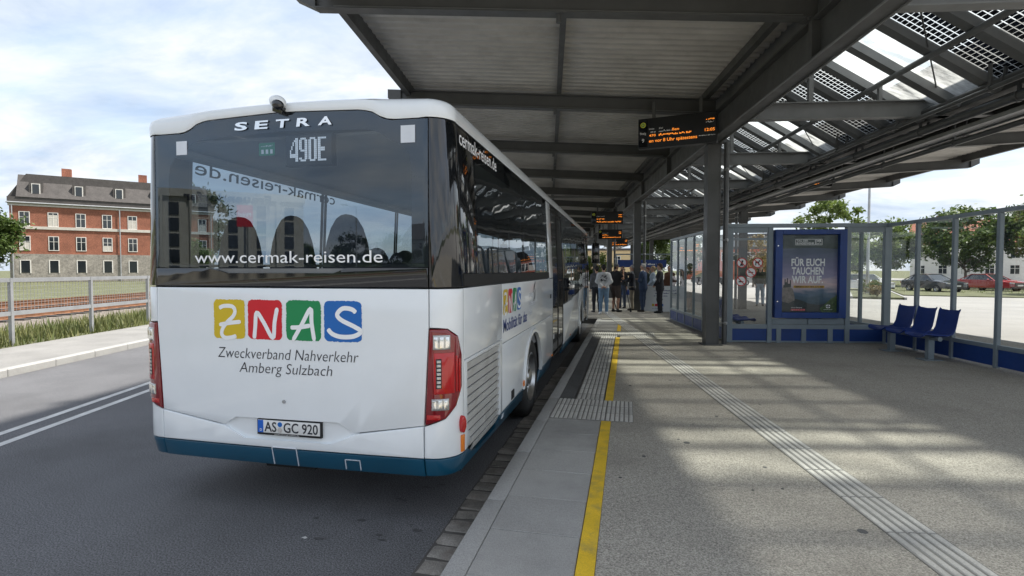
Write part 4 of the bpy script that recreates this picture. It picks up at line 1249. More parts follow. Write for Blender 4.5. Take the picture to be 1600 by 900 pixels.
# interior
mb = MB(); mb.box(-1.2, .12, .80, 1.2, 4.6, .84); mb.box(-1.2, 4.6, .36, 1.2, 12.4, .40); mb.build('floor', 'interior_grey', bus)
mb = MB(); mb.box(-1.19, .14, 2.735, 1.19, 12.4, 2.755); mb.build('ceiling', 'ceiling_grey', bus)
mb = MB(); mb.box(-1.19, .10, .85, 1.19, .62, 1.62); mb.build('rear_shelf', 'interior_grey', bus, bevel=.03)
for sg in (1, -1):
    mb = MB(); mb.box(sg * 1.16, .12, 2.67, sg * .98, 12.2, 2.73); mb.build('air_duct', 'ceiling_grey', bus, bevel=.04)
mb = MB(); mb.box(-1.235, .23, .4, -1.21, 12.3, 1.66); mb.box(1.21, .23, .85, 1.235, 4.3, 1.66); mb.build('inner_wall', 'interior_grey', bus)
def bus_seat(x, y, zf):
    mb = MB(); mb.box(-.21, .0, .40, .21, .44, .52); 
    pts = [(-.2, .5), (.2, .5), (.205, .85), (.175, 1.0), (.135, 1.12), (.085, 1.20), (.035, 1.235), (-.035, 1.235), (-.085, 1.20), (-.135, 1.12), (-.175, 1.0), (-.205, .85)]
    mb.prism([(p[0], p[1] * .97) for p in pts], 'y', -.10, .0)
    return mb
mb = bus_seat(0, 0, 0); smesh = mb.mesh('passenger_seat', 'seat_fabric', smooth=50, bevel=.03)
mb = MB(); mb.box(-.16, .1, -.02, .16, .36, .40); lmesh = mb.mesh('seat_base', 'interior_grey')
rows = [(.80, 1.05, (-.96, -.44, .08))] + [(y, .84 if y < 4.5 else .40, (-.93, -.47, .47, .93)) for y in (1.62, 2.42, 3.22, 4.0, 6.9, 7.7, 8.5, 9.3)]
for y, zf, xs in rows:
    for x in xs:
        if x > 0 and 4.5 < y < 6.5: continue
        s = obj('passenger_seat', smesh, bus, (x, y, zf)); obj('seat_base', lmesh, s, (0, 0, 0))
for x, y in ((-.25, 3.1), (.25, 3.1), (-.25, 4.7), (.25, 6.2), (-.25, 7.4), (.25, 9.0)):
    mb = MB(); mb.cyl((x, y, .40), (x, y, 2.74), .017, .017, 8); mb.build('grab_pole', 'galvanised', bus, smooth=40)
# underbody
mb = MB(); mb.box(-1.1, .25, .34, 1.1, 2.3, .80); mb.box(-1.1, 3.7, .28, 1.1, 9.1, .36); mb.box(-1.1, 10.5, .28, 1.1, 12.4, .36); mb.box(-.75, 2.3, .34, .75, 3.7, .78); mb.box(-.75, 9.1, .3, .75, 10.5, .40); mb.build('underbody', 'void', bus)
# backing behind the panel joints
for sg in (1, -1):
    f = (lambda p: p) if sg > 0 else mirror
    skin('inner_shell', f([(0, .39), (Qy(2.3), .36), (Qy(2.3), 1.65), (0, 1.65)]), -.10, -.09, 'void')
    skin('inner_shell', f([(1.0, 1.65), (Qy(.44), 1.65), (Qy(.44), 2.78), (1.0, 2.78)]), -.045, -.04, 'void')
side('inner_shell', [(2.31, 1.08), (4.69, 1.08), (4.69, 1.65), (2.31, 1.65)], -.10, -.09, 'void')
# wheels
def wheel(sg, y):
    mb = MB(); r = .478; w = .275
    prof = [(.29, 0), (.30, -.01), (.36, -.018), (.43, -.012), (.462, .01), (r, .04), (r, w - .04), (.462, w - .01), (.43, w), (.29, w)]
    mb.lathe([(a, h) for a, h in prof], 40, 'x')
    tw = mb.build('wheel', 'tyre', bus, smooth=40)
    mb = MB(); mb.lathe([(.292, .005), (.30, -.002), (.285, -.012), (.272, .02), (.255, .055), (.20, .075), (.17, .065), (.10, .02), (.095, .0), (.05, -.012), (.0, -.014)], 40, 'x')
    rm_ = mb.build('rim', 'rim', tw, smooth=35)
    for k in range(10):
        a = 2 * math.pi * k / 10
        mb = MB(); mb.cyl((.065, .145 * math.cos(a), .145 * math.sin(a)), (.025, .145 * math.cos(a), .145 * math.sin(a)), .016, .014, 6); mb.build('wheel_nut', 'chrome', tw)
    tw.location = (sg * 1.235, y, r)
    tw.rotation_euler = (0, 0, math.pi if sg > 0 else 0)
    return tw
for sg in (1, -1):
    for y in (AW1, AW2): wheel(sg, y)
# ================================================================== glass shelter on the platform
sh = thing('glass_shelter', 'grey framed glass shelter with blue base panels in the platform middle', 'shelter', (0, 0, 0), TH)
Z0, ZT = PZ, 2.71
FS = 11.92           # s of the cross wall
def post(t, s, w=.09, d=.09, z0=None, z1=None):
    mb = MB(); mb.box(t - w / 2, s - d / 2, Z0 if z0 is None else z0, t + w / 2, s + d / 2, ZT if z1 is None else z1)
    return mb.build('post', 'frame_grey', sh, bevel=.006, seg=1)
def railb(t0, s0, t1, s1, z0, z1, w=.07):
    mb = MB(); mb.bar((t0, s0, (z0 + z1) / 2), (t1, s1, (z0 + z1) / 2), w, z1 - z0)
    return mb.build('rail', 'frame_grey', sh)
def panel(t0, s0, t1, s1, z0, z1, m='panel_blue', name='base_panel'):
    mb = MB(); mb.bar((t0, s0, (z0 + z1) / 2), (t1, s1, (z0 + z1) / 2), .03, z1 - z0)
    return mb.build(name, m, sh)
def gpane(t0, s0, t1, s1, z0, z1):
    mb = MB(); mb.add([(t0, s0, z0), (t1, s1, z0), (t1, s1, z1), (t0, s0, z1)], [(0, 1, 2, 3)])
    return mb.build('glass_pane', 'shelter_glass', sh)
# cross wall: posts at these t
cw = [3.98, 4.84, 6.48, 7.30]
wd = [.13, .10, .10, .14]
for t, w in zip(cw, wd): post(t, FS, w, .10)
mb = MB(); mb.box(3.915, FS - .06, ZT, 7.37, FS + .06, ZT + .085); mb.build('top_rail', 'frame_grey', sh, bevel=.006, seg=1)
for i in range(3):
    a, b = cw[i] + wd[i] / 2, cw[i + 1] - wd[i + 1] / 2
    mb = MB(); mb.box(a, FS - .04, .49, b, FS + .04, .585); mb.build('rail', 'frame_grey', sh)
    mb = MB(); mb.box(a, FS - .04, Z0 + .012, b, FS + .04, Z0 + .045); mb.build('rail', 'frame_grey', sh)
    if i != 1:
        mb = MB(); mb.box(a, FS - .03, 2.60, b, FS + .03, ZT); mb.build('rail', 'frame_grey', sh)
        g = gpane(a, FS, b, FS, .585, 2.60)
        if i == 0: sticker_pane = g
for a, b in ((4.05, 4.99), (5.09, 5.52), (5.62, 6.08), (6.18, 7.23)):
    mb = MB(); mb.box(a, FS - .02, Z0 + .045, b, FS + .015, .49); mb.build('base_panel', 'panel_blue', sh)
for t in (5.04, 5.57, 6.13):
    mb = MB(); mb.box(t - .05, FS - .045, Z0, t + .05, FS + .05, .489); mb.build('base_stud', 'frame_grey', sh)
for a, b in ((4.895, 5.645), (5.66, 6.425)):
    mb = MB(); mb.box(a, FS - .035, .59, b, FS + .03, .715); mb.build('frame_panel', 'frame_grey', sh, bevel=.008, seg=1)
# prohibition stickers on the left pane
def disc(mb, c, r, y, z, n=28, r2=None):
    pass
for k, (t, z) in enumerate(((4.24, 1.94), (4.58, 1.94), (4.44, 1.73), (4.23, 1.54))):
    rr = .112
    mb = MB()
    mb.add([(t + rr * math.cos(a), FS - .006, z + rr * math.sin(a)) for a in [i * math.pi / 16 for i in range(32)]], [tuple(range(32))])
    st = mb.build('prohibition_sticker', 'text_white', sticker_pane)
    mb = MB(); vs = []
    for i in range(32):
        a = i * math.pi / 16
        vs += [(t + rr * math.cos(a), FS - .008, z + rr * math.sin(a)), (t + rr * .83 * math.cos(a), FS - .008, z + rr * .83 * math.sin(a))]
    mb.add(vs, [(2 * i, 2 * i + 1, (2 * i + 3) % 64, (2 * i + 2) % 64) for i in range(32)])
    # picture inside, black, and the red bar over it
    mb.bar((t - rr * .62, FS - .0095, z + rr * .62), (t + rr * .62, FS - .0095, z - rr * .62), .001, .018, up=(1, 0, 1))
    mb.build('red_ring', 'prohibit_red', sticker_pane)
    mb = MB(); y = FS - .007
    if k == 0:      # skater
        sh_ = [[(-.02, -.02), (.02, -.03), (.035, .05), (0, .055)], [(-.045, -.06), (.03, -.06), (.02, -.02), (-.02, -.02)], [(-.055, -.075), (.05, -.075), (.05, -.065), (-.055, -.065)]]
    elif k == 1:    # dog
        sh_ = [[(-.05, -.01), (.035, -.01), (.035, .03), (-.05, .03)], [(-.05, -.055), (-.03, -.055), (-.03, 0), (-.05, 0)], [(.015, -.055), (.035, -.055), (.035, 0), (.015, 0)], [(.025, .02), (.065, .03), (.05, .06), (.025, .055)]]
    elif k == 2:    # cigarette
        sh_ = [[(-.055, -.012), (.05, -.012), (.05, .008), (-.055, .008)], [(-.055, .016), (-.045, .016), (-.035, .05), (-.045, .05)]]
    else:           # bottle
        sh_ = [[(-.05, -.03), (.02, -.03), (.02, .0), (-.05, .0)], [(.02, -.022), (.055, -.022), (.055, -.008), (.02, -.008)]]
    for q in sh_: mb.add([(t + a, y, z + b) for a, b in q], [tuple(range(len(q)))])
    mb.build('pictogram', 'text_dark', sticker_pane)
# left side wall going away from the camera
SW = 3.95
ss = [12.0 + i * .885 for i in range(7)]
for s in ss[1:]: post(SW, s, .06, .06)
railb(SW, 11.97, SW, ss[-1] + .03, ZT, ZT + .07)
railb(SW, 11.97, SW, ss[-1], .49, .56, .06); railb(SW, 11.97, SW, ss[-1], Z0 + .01, Z0 + .04, .05)
for a, b in zip(ss[:-1], ss[1:]):
    gpane(SW, a + .03, SW, b - .03, .56, ZT); panel(SW, a + .03, SW, b - .03, Z0 + .04, .49)
# right side wall coming towards the camera and one going away
RW = 7.30
s2 = [FS - i * .95 for i in range(5)]
for s in s2[1:]: post(RW, s, .07, .07)
railb(RW, FS - .06, RW, s2[-1] - .035, ZT, ZT + .07)
railb(RW, FS - .06, RW, s2[-1], .49, .56, .06)
for a, b in zip(s2[1:], s2[:-1]):
    gpane(RW, a + .035, RW, b - .05, .56, ZT); panel(RW, a + .035, RW, b - .05, Z0 + .03, .49)
s3 = [FS + i * .95 for i in range(6)]
for s in s3[1:]: post(RW, s, .07, .07)
railb(RW, FS + .06, RW, s3[-1] + .035, ZT, ZT + .07); railb(RW, FS + .06, RW, s3[-1], .49, .56, .06)
for a, b in zip(s3[:-1], s3[1:]):
    gpane(RW, a + .05, RW, b - .035, .56, ZT); panel(RW, a + .05, RW, b - .035, Z0 + .03, .49)
railb(SW, 17.31, RW, s3[-1], ZT, ZT + .07)

# ---- poster showcase in the cross wall
pb = thing('poster_showcase', 'blue framed showcase with a recruiting poster in the shelter wall', 'poster', (*CF(5.66, FS), 0), TH)
pw, pz0, pz1 = .62, .87, 2.62
for nm, b_ in (('frame_side', (-pw, pz0, -pw + .125, pz1)), ('frame_side', (pw - .125, pz0, pw, pz1)), ('frame_top', (-pw + .125, pz1 - .10, pw - .125, pz1)), ('frame_bottom', (-pw + .125, pz0, pw - .125, pz0 + .115))):
    mb = MB(); mb.box(b_[0], -.13, b_[1], b_[2], .06, b_[3]); mb.build(nm, 'panel_blue', pb, bevel=.01)
PX0, PX1, PY0, PY1 = -.495, .495, .985, 2.52
def poster_mat():
    m = bpy.data.materials.new('poster_print'); m.use_nodes = True
    t = m.node_tree; L = t.links.new; b = t.nodes['Principled BSDF']; b.inputs['Roughness'].default_value = .35
    tcn = t.nodes.new('ShaderNodeTexCoord'); sp = t.nodes.new('ShaderNodeSeparateXYZ'); L(tcn.outputs['Object'], sp.inputs[0])
    n = t.nodes.new('ShaderNodeTexNoise'); n.inputs['Scale'].default_value = 3.2; n.inputs['Detail'].default_value = 6
    mp = t.nodes.new('ShaderNodeMapping'); mp.inputs['Scale'].default_value = (1, 1, 3.2); L(tcn.outputs['Object'], mp.inputs[0]); L(mp.outputs[0], n.inputs['Vector'])
    mr = t.nodes.new('ShaderNodeMapRange'); mr.inputs[1].default_value = PY0; mr.inputs[2].default_value = PY1; L(sp.outputs[2], mr.inputs[0])
    ad = t.nodes.new('ShaderNodeMath'); ad.operation = 'MULTIPLY_ADD'; ad.inputs[1].default_value = .22; L(n.outputs['Fac'], ad.inputs[0])
    sb = t.nodes.new('ShaderNodeMath'); sb.operation = 'SUBTRACT'; sb.inputs[1].default_value = .11; L(mr.outputs[0], sb.inputs[0]); L(sb.outputs[0], ad.inputs[2])
    r = t.nodes.new('ShaderNodeValToRGB'); L(ad.outputs[0], r.inputs[0])
    st = [(0, (.012, .02, .022)), (.14, (.02, .045, .065)), (.24, (.045, .075, .115)), (.30, (.19, .17, .20)), (.38, (.34, .26, .27)), (.46, (.16, .15, .23)), (.60, (.10, .10, .17)), (.76, (.055, .07, .11)), (1, (.03, .045, .055))]
    e = r.color_ramp.elements
    while len(e) < len(st): e.new(.5)
    for el, (p, c) in zip(e, st): el.position = p; el.color = (*c, 1)
    vv = t.nodes.new('ShaderNodeVectorMath'); vv.operation = 'SCALE'; vv.inputs['Scale'].default_value = 1.9; L(r.outputs[0], vv.inputs[0]); L(vv.outputs[0], b.inputs['Base Color'])
    MATS['poster_print'] = m
poster_mat()
mat('poster_dark', (.03, .042, .045), .4, var=.3, scale=12)
mat('poster_rock', (.20, .18, .165), .4, var=.45, scale=14)
mat('poster_green', (.07, .12, .04), .4, var=.5, scale=18)
mat('poster_sea', (.03, .05, .07), .4, var=.3, scale=20)
mat('poster_yellow', (.62, .36, .03), .4, var=.05)
mat('poster_header', (.06, .08, .08), .4, var=.35, scale=6)
mb = MB(); mb.box(PX0, -.03, PY0, PX1, .0, PY1); mb.build('poster_sheet', 'poster_print', pb)
def flat(name, pts, m, lay):
    mb = MB(); mb.add([(x, -.03 - .0008 * lay, z) for x, z in pts], [tuple(range(len(pts)))])
    return mb.build(name, m, pb)
flat('poster_header', [(PX0, 2.245), (-.3, 2.25), (.1, 2.262), (PX1, 2.235), (PX1, PY1), (PX0, PY1)], 'poster_header', 1)
flat('poster_shore', [(PX0, PY0), (PX1, PY0), (PX1, 1.24), (.40, 1.22), (.30, 1.16), (.18, 1.13), (.02, 1.15), (-.08, 1.20), (-.2, 1.24), (PX0, 1.28)], 'poster_dark', 1)
flat('poster_rocks', [(PX0, 1.20), (-.35, 1.16), (-.24, 1.22), (-.25, 1.33), (-.28, 1.45), (-.36, 1.50), (-.45, 1.48), (PX0, 1.44)], 'poster_rock', 2)
flat('poster_trees', [(PX1, PY0), (.24, PY0), (.20, 1.06), (.27, 1.12), (.33, 1.19), (.40, 1.26), (.45, 1.29), (PX1, 1.33)], 'poster_green', 2)
# ruined walls and towers on the rock, plain block shapes
flat('poster_ruin', [(-.445, 1.47), (-.445, 1.52), (-.425, 1.52), (-.425, 1.64), (-.405, 1.64), (-.405, 1.58), (-.385, 1.58), (-.385, 1.66), (-.365, 1.66), (-.365, 1.55), (-.33, 1.55), (-.33, 1.62), (-.31, 1.62), (-.31, 1.48)], 'poster_dark', 3)
def onposter(x, y): return (x, -.0338, y)
for s, z, w in (('FÜR EUCH', 1.905, .585), ('TAUCHEN', 1.735, .555), ('WIR AUF.', 1.565, .545)):
    text_obj('poster_headline', s, 'text_white', pb, onposter, width=w, cap=.135, weight=.03, x0=.005 - .315 + (.585 - w) * .3, y0=z)
flat('poster_strip', [(-.265, 1.465), (.275, 1.465), (.275, 1.512), (-.265, 1.512)], 'poster_yellow', 3)
text_obj('poster_strip_text', 'ÜBERZEUG DICH AM 8. JUNI 2024', 'text_dark', pb, lambda x, y: (x, -.0345, y), width=.50, cap=.030, weight=.03, x0=-.245, y0=1.473)
for a, b, z0, z1 in ((-.245, .105, 2.315, 2.435), (.112, .225, 2.315, 2.435)):
    e = .008
    for q in ((a, z0, b, z0 + e), (a, z1 - e, b, z1), (a, z0 + e, a + e, z1 - e), (b - e, z0 + e, b, z1 - e)):
        flat('poster_box', [(q[0], q[1]), (q[2], q[1]), (q[2], q[3]), (q[0], q[3])], 'text_white', 3)
text_obj('poster_small_text', 'TAG DER', 'text_white', pb, onposter, width=.2, cap=.037, weight=.02, x0=-.225, y0=2.382)
text_obj('poster_small_text', 'BUNDESWEHR', 'text_white', pb, onposter, width=.305, cap=.037, weight=.02, x0=-.225, y0=2.332)
text_obj('poster_small_text', 'WIR', 'text_white', pb, onposter, width=.08, cap=.045, weight=.04, x0=.128, y0=2.375)
scribble('poster_small_print', 'text_white', pb, onposter, .128, 2.335, .08, .024, 5)
text_obj('poster_small_text', 'Infos & Standorte', 'text_white', pb, onposter, width=.19, cap=.024, x0=-.30, y0=1.062)
flat('poster_link_strip', [(-.305, 1.012), (-.055, 1.012), (-.055, 1.046), (-.305, 1.046)], 'prohibit_red', 3)
text_obj('poster_small_text', 'tag-der-bundeswehr.de', 'text_white', pb, lambda x, y: (x, -.0345, y), width=.235, cap=.018, x0=-.298, y0=1.020)
mb = MB(); mb.add([(.345 + .04 * math.cos(a), -.0335, 1.10 + .04 * math.sin(a)) for a in [i * math.pi / 12 for i in range(24)]], [tuple(range(24))]); mb.build('poster_emblem', 'text_white', pb)
for q in ((.338, 1.055, .352, 1.145), (.30, 1.093, .39, 1.107)):
    flat('emblem_cross', [(q[0], q[1]), (q[2], q[1]), (q[2], q[3]), (q[0], q[3])], 'poster_dark', 6)
text_obj('poster_small_text', 'BUNDESWEHR', 'text_white', pb, onposter, width=.15, cap=.016, x0=.27, y0=1.03)
mb = MB(); mb.add([(PX0, -.075, PY0), (PX1, -.075, PY0), (PX1, -.075, PY1), (PX0, -.075, PY1)], [(0, 1, 2, 3)]); mb.build('cover_glass', 'poster_glass', pb)
for z in (1.2, 2.3):
    mb = MB(); mb.cyl((-pw + .04, -.13, z), (-pw + .04, -.137, z), .012, .012, 10); mb.build('frame_lock', 'chrome', pb)

pb.scale = (1.205, 1.0, 1.10); pb.location.z = .735 - .87 * 1.10
# ---- benches with blue shell seats
def bench(label, t, s, rz, n=3):
    b = thing('bench', label, 'bench', (*CF(t, s), PZ), TH + rz, None)
    mb = MB(); mb.cyl((-.55 * n / 2 + .05, 0, .40), (.55 * n / 2 - .05, 0, .40), .04, .04, 12); mb.build('beam', 'frame_grey', b, smooth=40)
    for x in (-.55 * n / 2 + .3, .55 * n / 2 - .3):
        mb = MB(); mb.box(x - .045, -.05, 0, x + .045, .05, .40); mb.box(x - .12, -.16, .0, x + .12, .16, .015); mb.build('leg', 'frame_grey', b)
    # shell: seat and back as one bent sheet, curved edge
    prof = [(-.30, .44), (-.26, .475), (-.10, .455), (.10, .445), (.19, .47), (.235, .56), (.262, .70), (.285, .84), (.31, .90)]
    for i in range(n):
        mb = MB(); w = .24; xc = -.55 * n / 2 + .275 + i * .55
        vs = []; k = len(prof)
        for x, dz in ((-w, .03), (-w * .8, .004), (0, -.008), (w * .8, .004), (w, .03)):
            for y, z in prof: vs.append((xc + x, y, z + dz))
        for x, dz in ((-w, .03), (-w * .8, .004), (0, -.008), (w * .8, .004), (w, .03)):
            for y, z in prof: vs.append((xc + x, y + .006, z + dz - .022))
        m_ = 5 * k; fs = []
        for a in range(4):
            for c in range(k - 1):
                q = a * k + c
                fs += [(q, q + k, q + k + 1, q + 1), (m_ + q + 1, m_ + q + k + 1, m_ + q + k, m_ + q)]
        for c in range(k - 1): fs += [(c, c + 1, m_ + c + 1, m_ + c), (4 * k + c + 1, 4 * k + c, m_ + 4 * k + c, m_ + 4 * k + c + 1)]
        for a in range(4): fs += [(a * k + k, a * k, m_ + a * k, m_ + a * k + k), (a * k + k - 1, a * k + 2 * k - 1, m_ + a * k + 2 * k - 1, m_ + a * k + k - 1)]
        mb.add(vs, fs); sshell = mb.build('seat_shell', 'seat_blue', b, smooth=45)
        mb = MB(); mb.box(xc - .05, -.08, .405, xc + .05, .08, .445); mb.build('seat_bracket', 'frame_grey', b)
    return b
bench('blue shell seat bench against the right-hand glass wall', 6.78, 10.35, R(-90), 3)
bench('blue shell seat bench seen through the left glass pane with stickers', 4.42, 13.1, R(90), 3)
# ================================================================== people: one skin grown round a posed skeleton
def sdf_body(prims, h=.0125, k=.018):
    lo = np.min([np.minimum(p[1], p[2]) - max(p[3], p[4]) - .04 for p in prims], axis=0)
    hi = np.max([np.maximum(p[1], p[2]) + max(p[3], p[4]) + .04 for p in prims], axis=0)
    n = np.ceil((hi - lo) / h).astype(int) + 1
    ax = [lo[i] + h * np.arange(n[i]) for i in range(3)]
    F = np.full(n, .2, np.float32); own = np.zeros(n, np.int16); best = np.full(n, 9.0, np.float32)
    for pi, (cat, a, b, ra, rb, blend, sc) in enumerate(prims):
        m = max(ra, rb) + .05
        i0 = np.maximum(np.floor((np.minimum(a, b) - m - lo) / h).astype(int), 0); i1 = np.minimum(np.ceil((np.maximum(a, b) + m - lo) / h).astype(int) + 1, n)
        sl = tuple(slice(i0[i], i1[i]) for i in range(3))
        X = np.meshgrid(*[ax[i][i0[i]:i1[i]] for i in range(3)], indexing='ij')
        ab = b - a; L2 = max(float(ab @ ab), 1e-9)
        t = np.clip(sum((X[i] - a[i]) * ab[i] for i in range(3)) / L2, 0, 1)
        d = np.sqrt(sum(((X[i] - a[i] - t * ab[i]) / sc[i]) ** 2 for i in range(3))) - (ra + (rb - ra) * t)
        d = (d * min(sc)).astype(np.float32)
        f = F[sl]
        kk = k * blend
        if kk > 0:
            hmix = np.clip(.5 + .5 * (d - f) / kk, 0, 1)
            F[sl] = d * (1 - hmix) + f * hmix - kk * hmix * (1 - hmix)
        else:
            F[sl] = np.minimum(f, d)
        bo = best[sl]; w = d < bo
        bo[w] = d[w]; oo = own[sl]; oo[w] = cat
    # surface nets
    s = F < 0
    c = np.zeros(np.array(n) - 1, np.int8)
    corners = [(i, j, k_) for i in (0, 1) for j in (0, 1) for k_ in (0, 1)]
    def sub(A, o): return A[o[0]:n[0] - 1 + o[0], o[1]:n[1] - 1 + o[1], o[2]:n[2] - 1 + o[2]]
    for o in corners: c += sub(s, o)
    act = (c > 0) & (c < 8)
    idx = np.full(act.shape, -1, np.int32); idx[act] = np.arange(act.sum())
    P = np.zeros((act.sum(), 3)); W_ = np.zeros(act.sum())
    for a in corners:
        for d_ in range(3):
            if a[d_]: continue
            b = list(a); b[d_] = 1
            fa = sub(F, a)[act]; fb = sub(F, b)[act]
            cr = (fa < 0) != (fb < 0)
            t = np.where(cr, fa / np.where(cr, fa - fb, 1), 0)
            p = np.array(a, float)[None, :].repeat(len(t), 0); p[:, d_] += t
            P[cr] += p[cr]; W_[cr] += 1
    P /= W_[:, None]
    ii = np.argwhere(act)
    V = lo + h * (ii + P)
    faces = []
    for d_ in range(3):
        e1, e2 = [(1, 2), (2, 0), (0, 1)][d_]
        A = s; sl0 = [slice(None)] * 3; sl1 = [slice(None)] * 3
        sl0[d_] = slice(0, -1); sl1[d_] = slice(1, None)
        ch = A[tuple(sl0)] != A[tuple(sl1)]
        q = np.argwhere(ch)
        ok = (q[:, e1] > 0) & (q[:, e2] > 0) & (q[:, e1] < n[e1] - 1) & (q[:, e2] < n[e2] - 1)
        q = q[ok]
        def at_(d1, d2):
            r = q.copy(); r[:, e1] -= d1; r[:, e2] -= d2
            return idx[r[:, 0], r[:, 1], r[:, 2]]
        quad = np.stack([at_(1, 1), at_(0, 1), at_(0, 0), at_(1, 0)], 1)
        flip = ~A[tuple(sl0)][tuple(q.T)]
        quad[flip] = quad[flip][:, ::-1]
        faces.append(quad)
    faces = np.concatenate(faces)
    gi = np.clip(np.round((V - lo) / h).astype(int), 0, np.array(n) - 1)
    vown = own[gi[:, 0], gi[:, 1], gi[:, 2]]
    return V, faces, vown[faces[:, 0]]
SKIN, TOP, BOT, SHOE, SHIRT = 0, 1, 2, 3, 4
def person(label, loc, rz, top, bottom, shoe=(.03, .03, .03), hair=(.03, .025, .02), skin='skin', H=1.80, sleeves=True, shorts=False,
           coat=False, shirt=None, armL='side', armR='side', hairstyle='short', girth=1.0, step=.0, bulky=1.0, cap=None, group=None, look=0.0):
    k = H / 1.80
    A = lambda *p: np.array(p, float)
    P = []
    def cap_(cat, a, b, ra, rb=None, blend=1.0, sc=(1, 1, 1)): P.append((cat, A(*a), A(*b), ra, ra if rb is None else rb, (3.2 if cat in (TOP, BOT) and ra > .05 else blend), sc))
    g = girth; bl = bulky
    # legs
    for sx in (-1, 1):
        hip = (sx * .095, 0, .93); kn = (sx * .105, .012 + step * sx, .50); an = (sx * .11, -.02 + step * sx * 1.3, .095)
        if shorts:
            cap_(BOT, hip, (sx * .108, .0, .60), .098 * g, .088 * g); cap_(SKIN, (sx * .105, .008, .58), kn, .062, .054); cap_(SKIN, kn, an, .056, .036)
            cap_(SKIN, (sx * .106, -.02, .38), (sx * .106, -.025, .34), .054, .05)
        else:
            cap_(BOT, hip, kn, .095 * g, .070 * g); cap_(BOT, kn, (an[0], an[1], .13), .070 * g, .058 * g)
            cap_(SKIN, (an[0], an[1], .12), an, .035)
        # foot
        cap_(SHOE, (an[0], an[1] - .035, .045), (an[0] + sx * .01, an[1] + .05, .045), .043, .044); cap_(SHOE, (an[0] + sx * .01, an[1] + .05, .04), (an[0] + sx * .028, an[1] + .165, .033), .044, .034)
        cap_(SHOE, (an[0], an[1] - .02, .06), (an[0], an[1], .105), .044, .04)
    cap_(BOT, (-.05, -.005, .93), (.05, -.005, .93), .112 * g)
    # torso
    zb = .80 if coat else .96
    cap_(TOP, (-.05, 0, 1.02), (.05, 0, 1.02), .112 * g * bl, sc=(1.05, .92, 1.3)); cap_(TOP, (-.065, .0, 1.18), (.065, 0, 1.18), .112 * g * bl, sc=(1.05, .95, 1.3)); cap_(TOP, (-.095, .01, 1.34), (.095, .01, 1.34), .118 * bl, sc=(1.05, .98, 1.1))
    cap_(TOP, (-.15, -.005, 1.455), (.15, -.005, 1.455), .062 * bl); cap_(TOP, (-.06, -.005, 1.49), (.06, -.005, 1.49), .055)
    if coat:
        cap_(TOP, (-.065, 0, 1.0), (.065, 0, 1.0), .115 * g, sc=(1.05, 1, 1.3)); cap_(TOP, (-.075, -.005, .87), (.075, -.005, .87), .112 * g, sc=(1.08, 1, .9))
    # neck and head
    cap_(SKIN, (0, -.005, 1.50), (0, .01, 1.60), .055, .052)
    hx = math.sin(look); hy = math.cos(look)
    def hd(x, y, z): return (x * hy + y * hx, -x * hx + y * hy + .012, z)
    cap_(SKIN, hd(0, -.012, 1.705), hd(0, -.004, 1.70), .086, .086, sc=(.92, 1.06, 1.08)); cap_(SKIN, hd(0, .018, 1.655), hd(0, .03, 1.61), .068, .046)
    cap_(SKIN, hd(0, .088, 1.678), hd(0, .103, 1.655), .010, .016, .6)            # nose
    cap_(SKIN, hd(-.028, .075, 1.615), hd(.028, .075, 1.615), .011, .011, .6)        # lips
    cap_(SKIN, hd(-.045, .068, 1.712), hd(.045, .068, 1.712), .016, .016, .8)        # brow
    for sx in (-1, 1): cap_(SKIN, hd(sx * .082, -.005, 1.69), hd(sx * .084, -.008, 1.66), .014, .010, .4)
    # arms
    hands = []
    for sx, pose in ((-1, armL), (1, armR)):
        shd = (sx * .185, -.005, 1.44)
        if pose == 'side': el, wr, fd = (sx * .235, -.02, 1.17), (sx * .235, .05, .93), (0, .15, -1)
        elif pose == 'back': el, wr, fd = (sx * .255, -.11, 1.20), (sx * .06, -.17, 1.02), (-sx * .9, -.1, -.3)
        elif pose == 'cross': el, wr, fd = (sx * .25, .06, 1.17), (-sx * .06, .20, 1.22), (-sx * 1, .1, .2)
        elif pose == 'point': el, wr, fd = (sx * .23, .12, 1.19), (sx * .14, .37, 1.15), (0, 1, .05)
        elif pose == 'up': el, wr, fd = (sx * .26, .10, 1.24), (sx * .17, .20, 1.47), (-sx * .3, .5, .7)
        elif pose == 'reach': el, wr, fd = (sx * .26, .16, 1.24), (sx * .22, .42, 1.26), (0, 1, .0)
        elif pose == 'clasp': el, wr, fd = (sx * .255, .02, 1.18), (sx * .07, .19, 1.02), (-sx * .8, .3, -.4)
        elif pose == 'pocket': el, wr, fd = (sx * .27, -.06, 1.19), (sx * .19, .05, .96), (-sx * .2, .3, -1)
        cs_ = TOP
        if sleeves:
            cap_(TOP, shd, el, .062 * bl, .052 * bl); cap_(TOP, el, tuple(np.array(el) + .9 * (np.array(wr) - np.array(el))), .052 * bl, .040 * bl)
        else:
            mid = tuple(np.array(shd) * .45 + np.array(el) * .55); cap_(TOP, shd, mid, .064, .058); cap_(SKIN, mid, el, .046, .042)
            cap_(SKIN, el, wr, .043, .029)
        cap_(SKIN, tuple(np.array(el) * .15 + np.array(wr) * .85), wr, .030, .027)
        # hand: palm, four fingers, thumb
        f = np.array(fd, float); f /= np.linalg.norm(f)
        side_ = np.cross(f, np.array([0, 0, 1.0])) if abs(f[2]) < .8 else np.cross(f, np.array([sx * 1.0, 0, 0]))
        side_ /= np.linalg.norm(side_)
        curl = np.cross(side_, f); 
        if curl[2] > 0 and abs(f[2]) < .8: curl = -curl
        w0 = np.array(wr)
        for q in (-.022, 0, .022): cap_(SKIN, tuple(w0 + f * .015 + side_ * q * .6), tuple(w0 + f * .085 + side_ * q * 1.2), .0165, .0145)
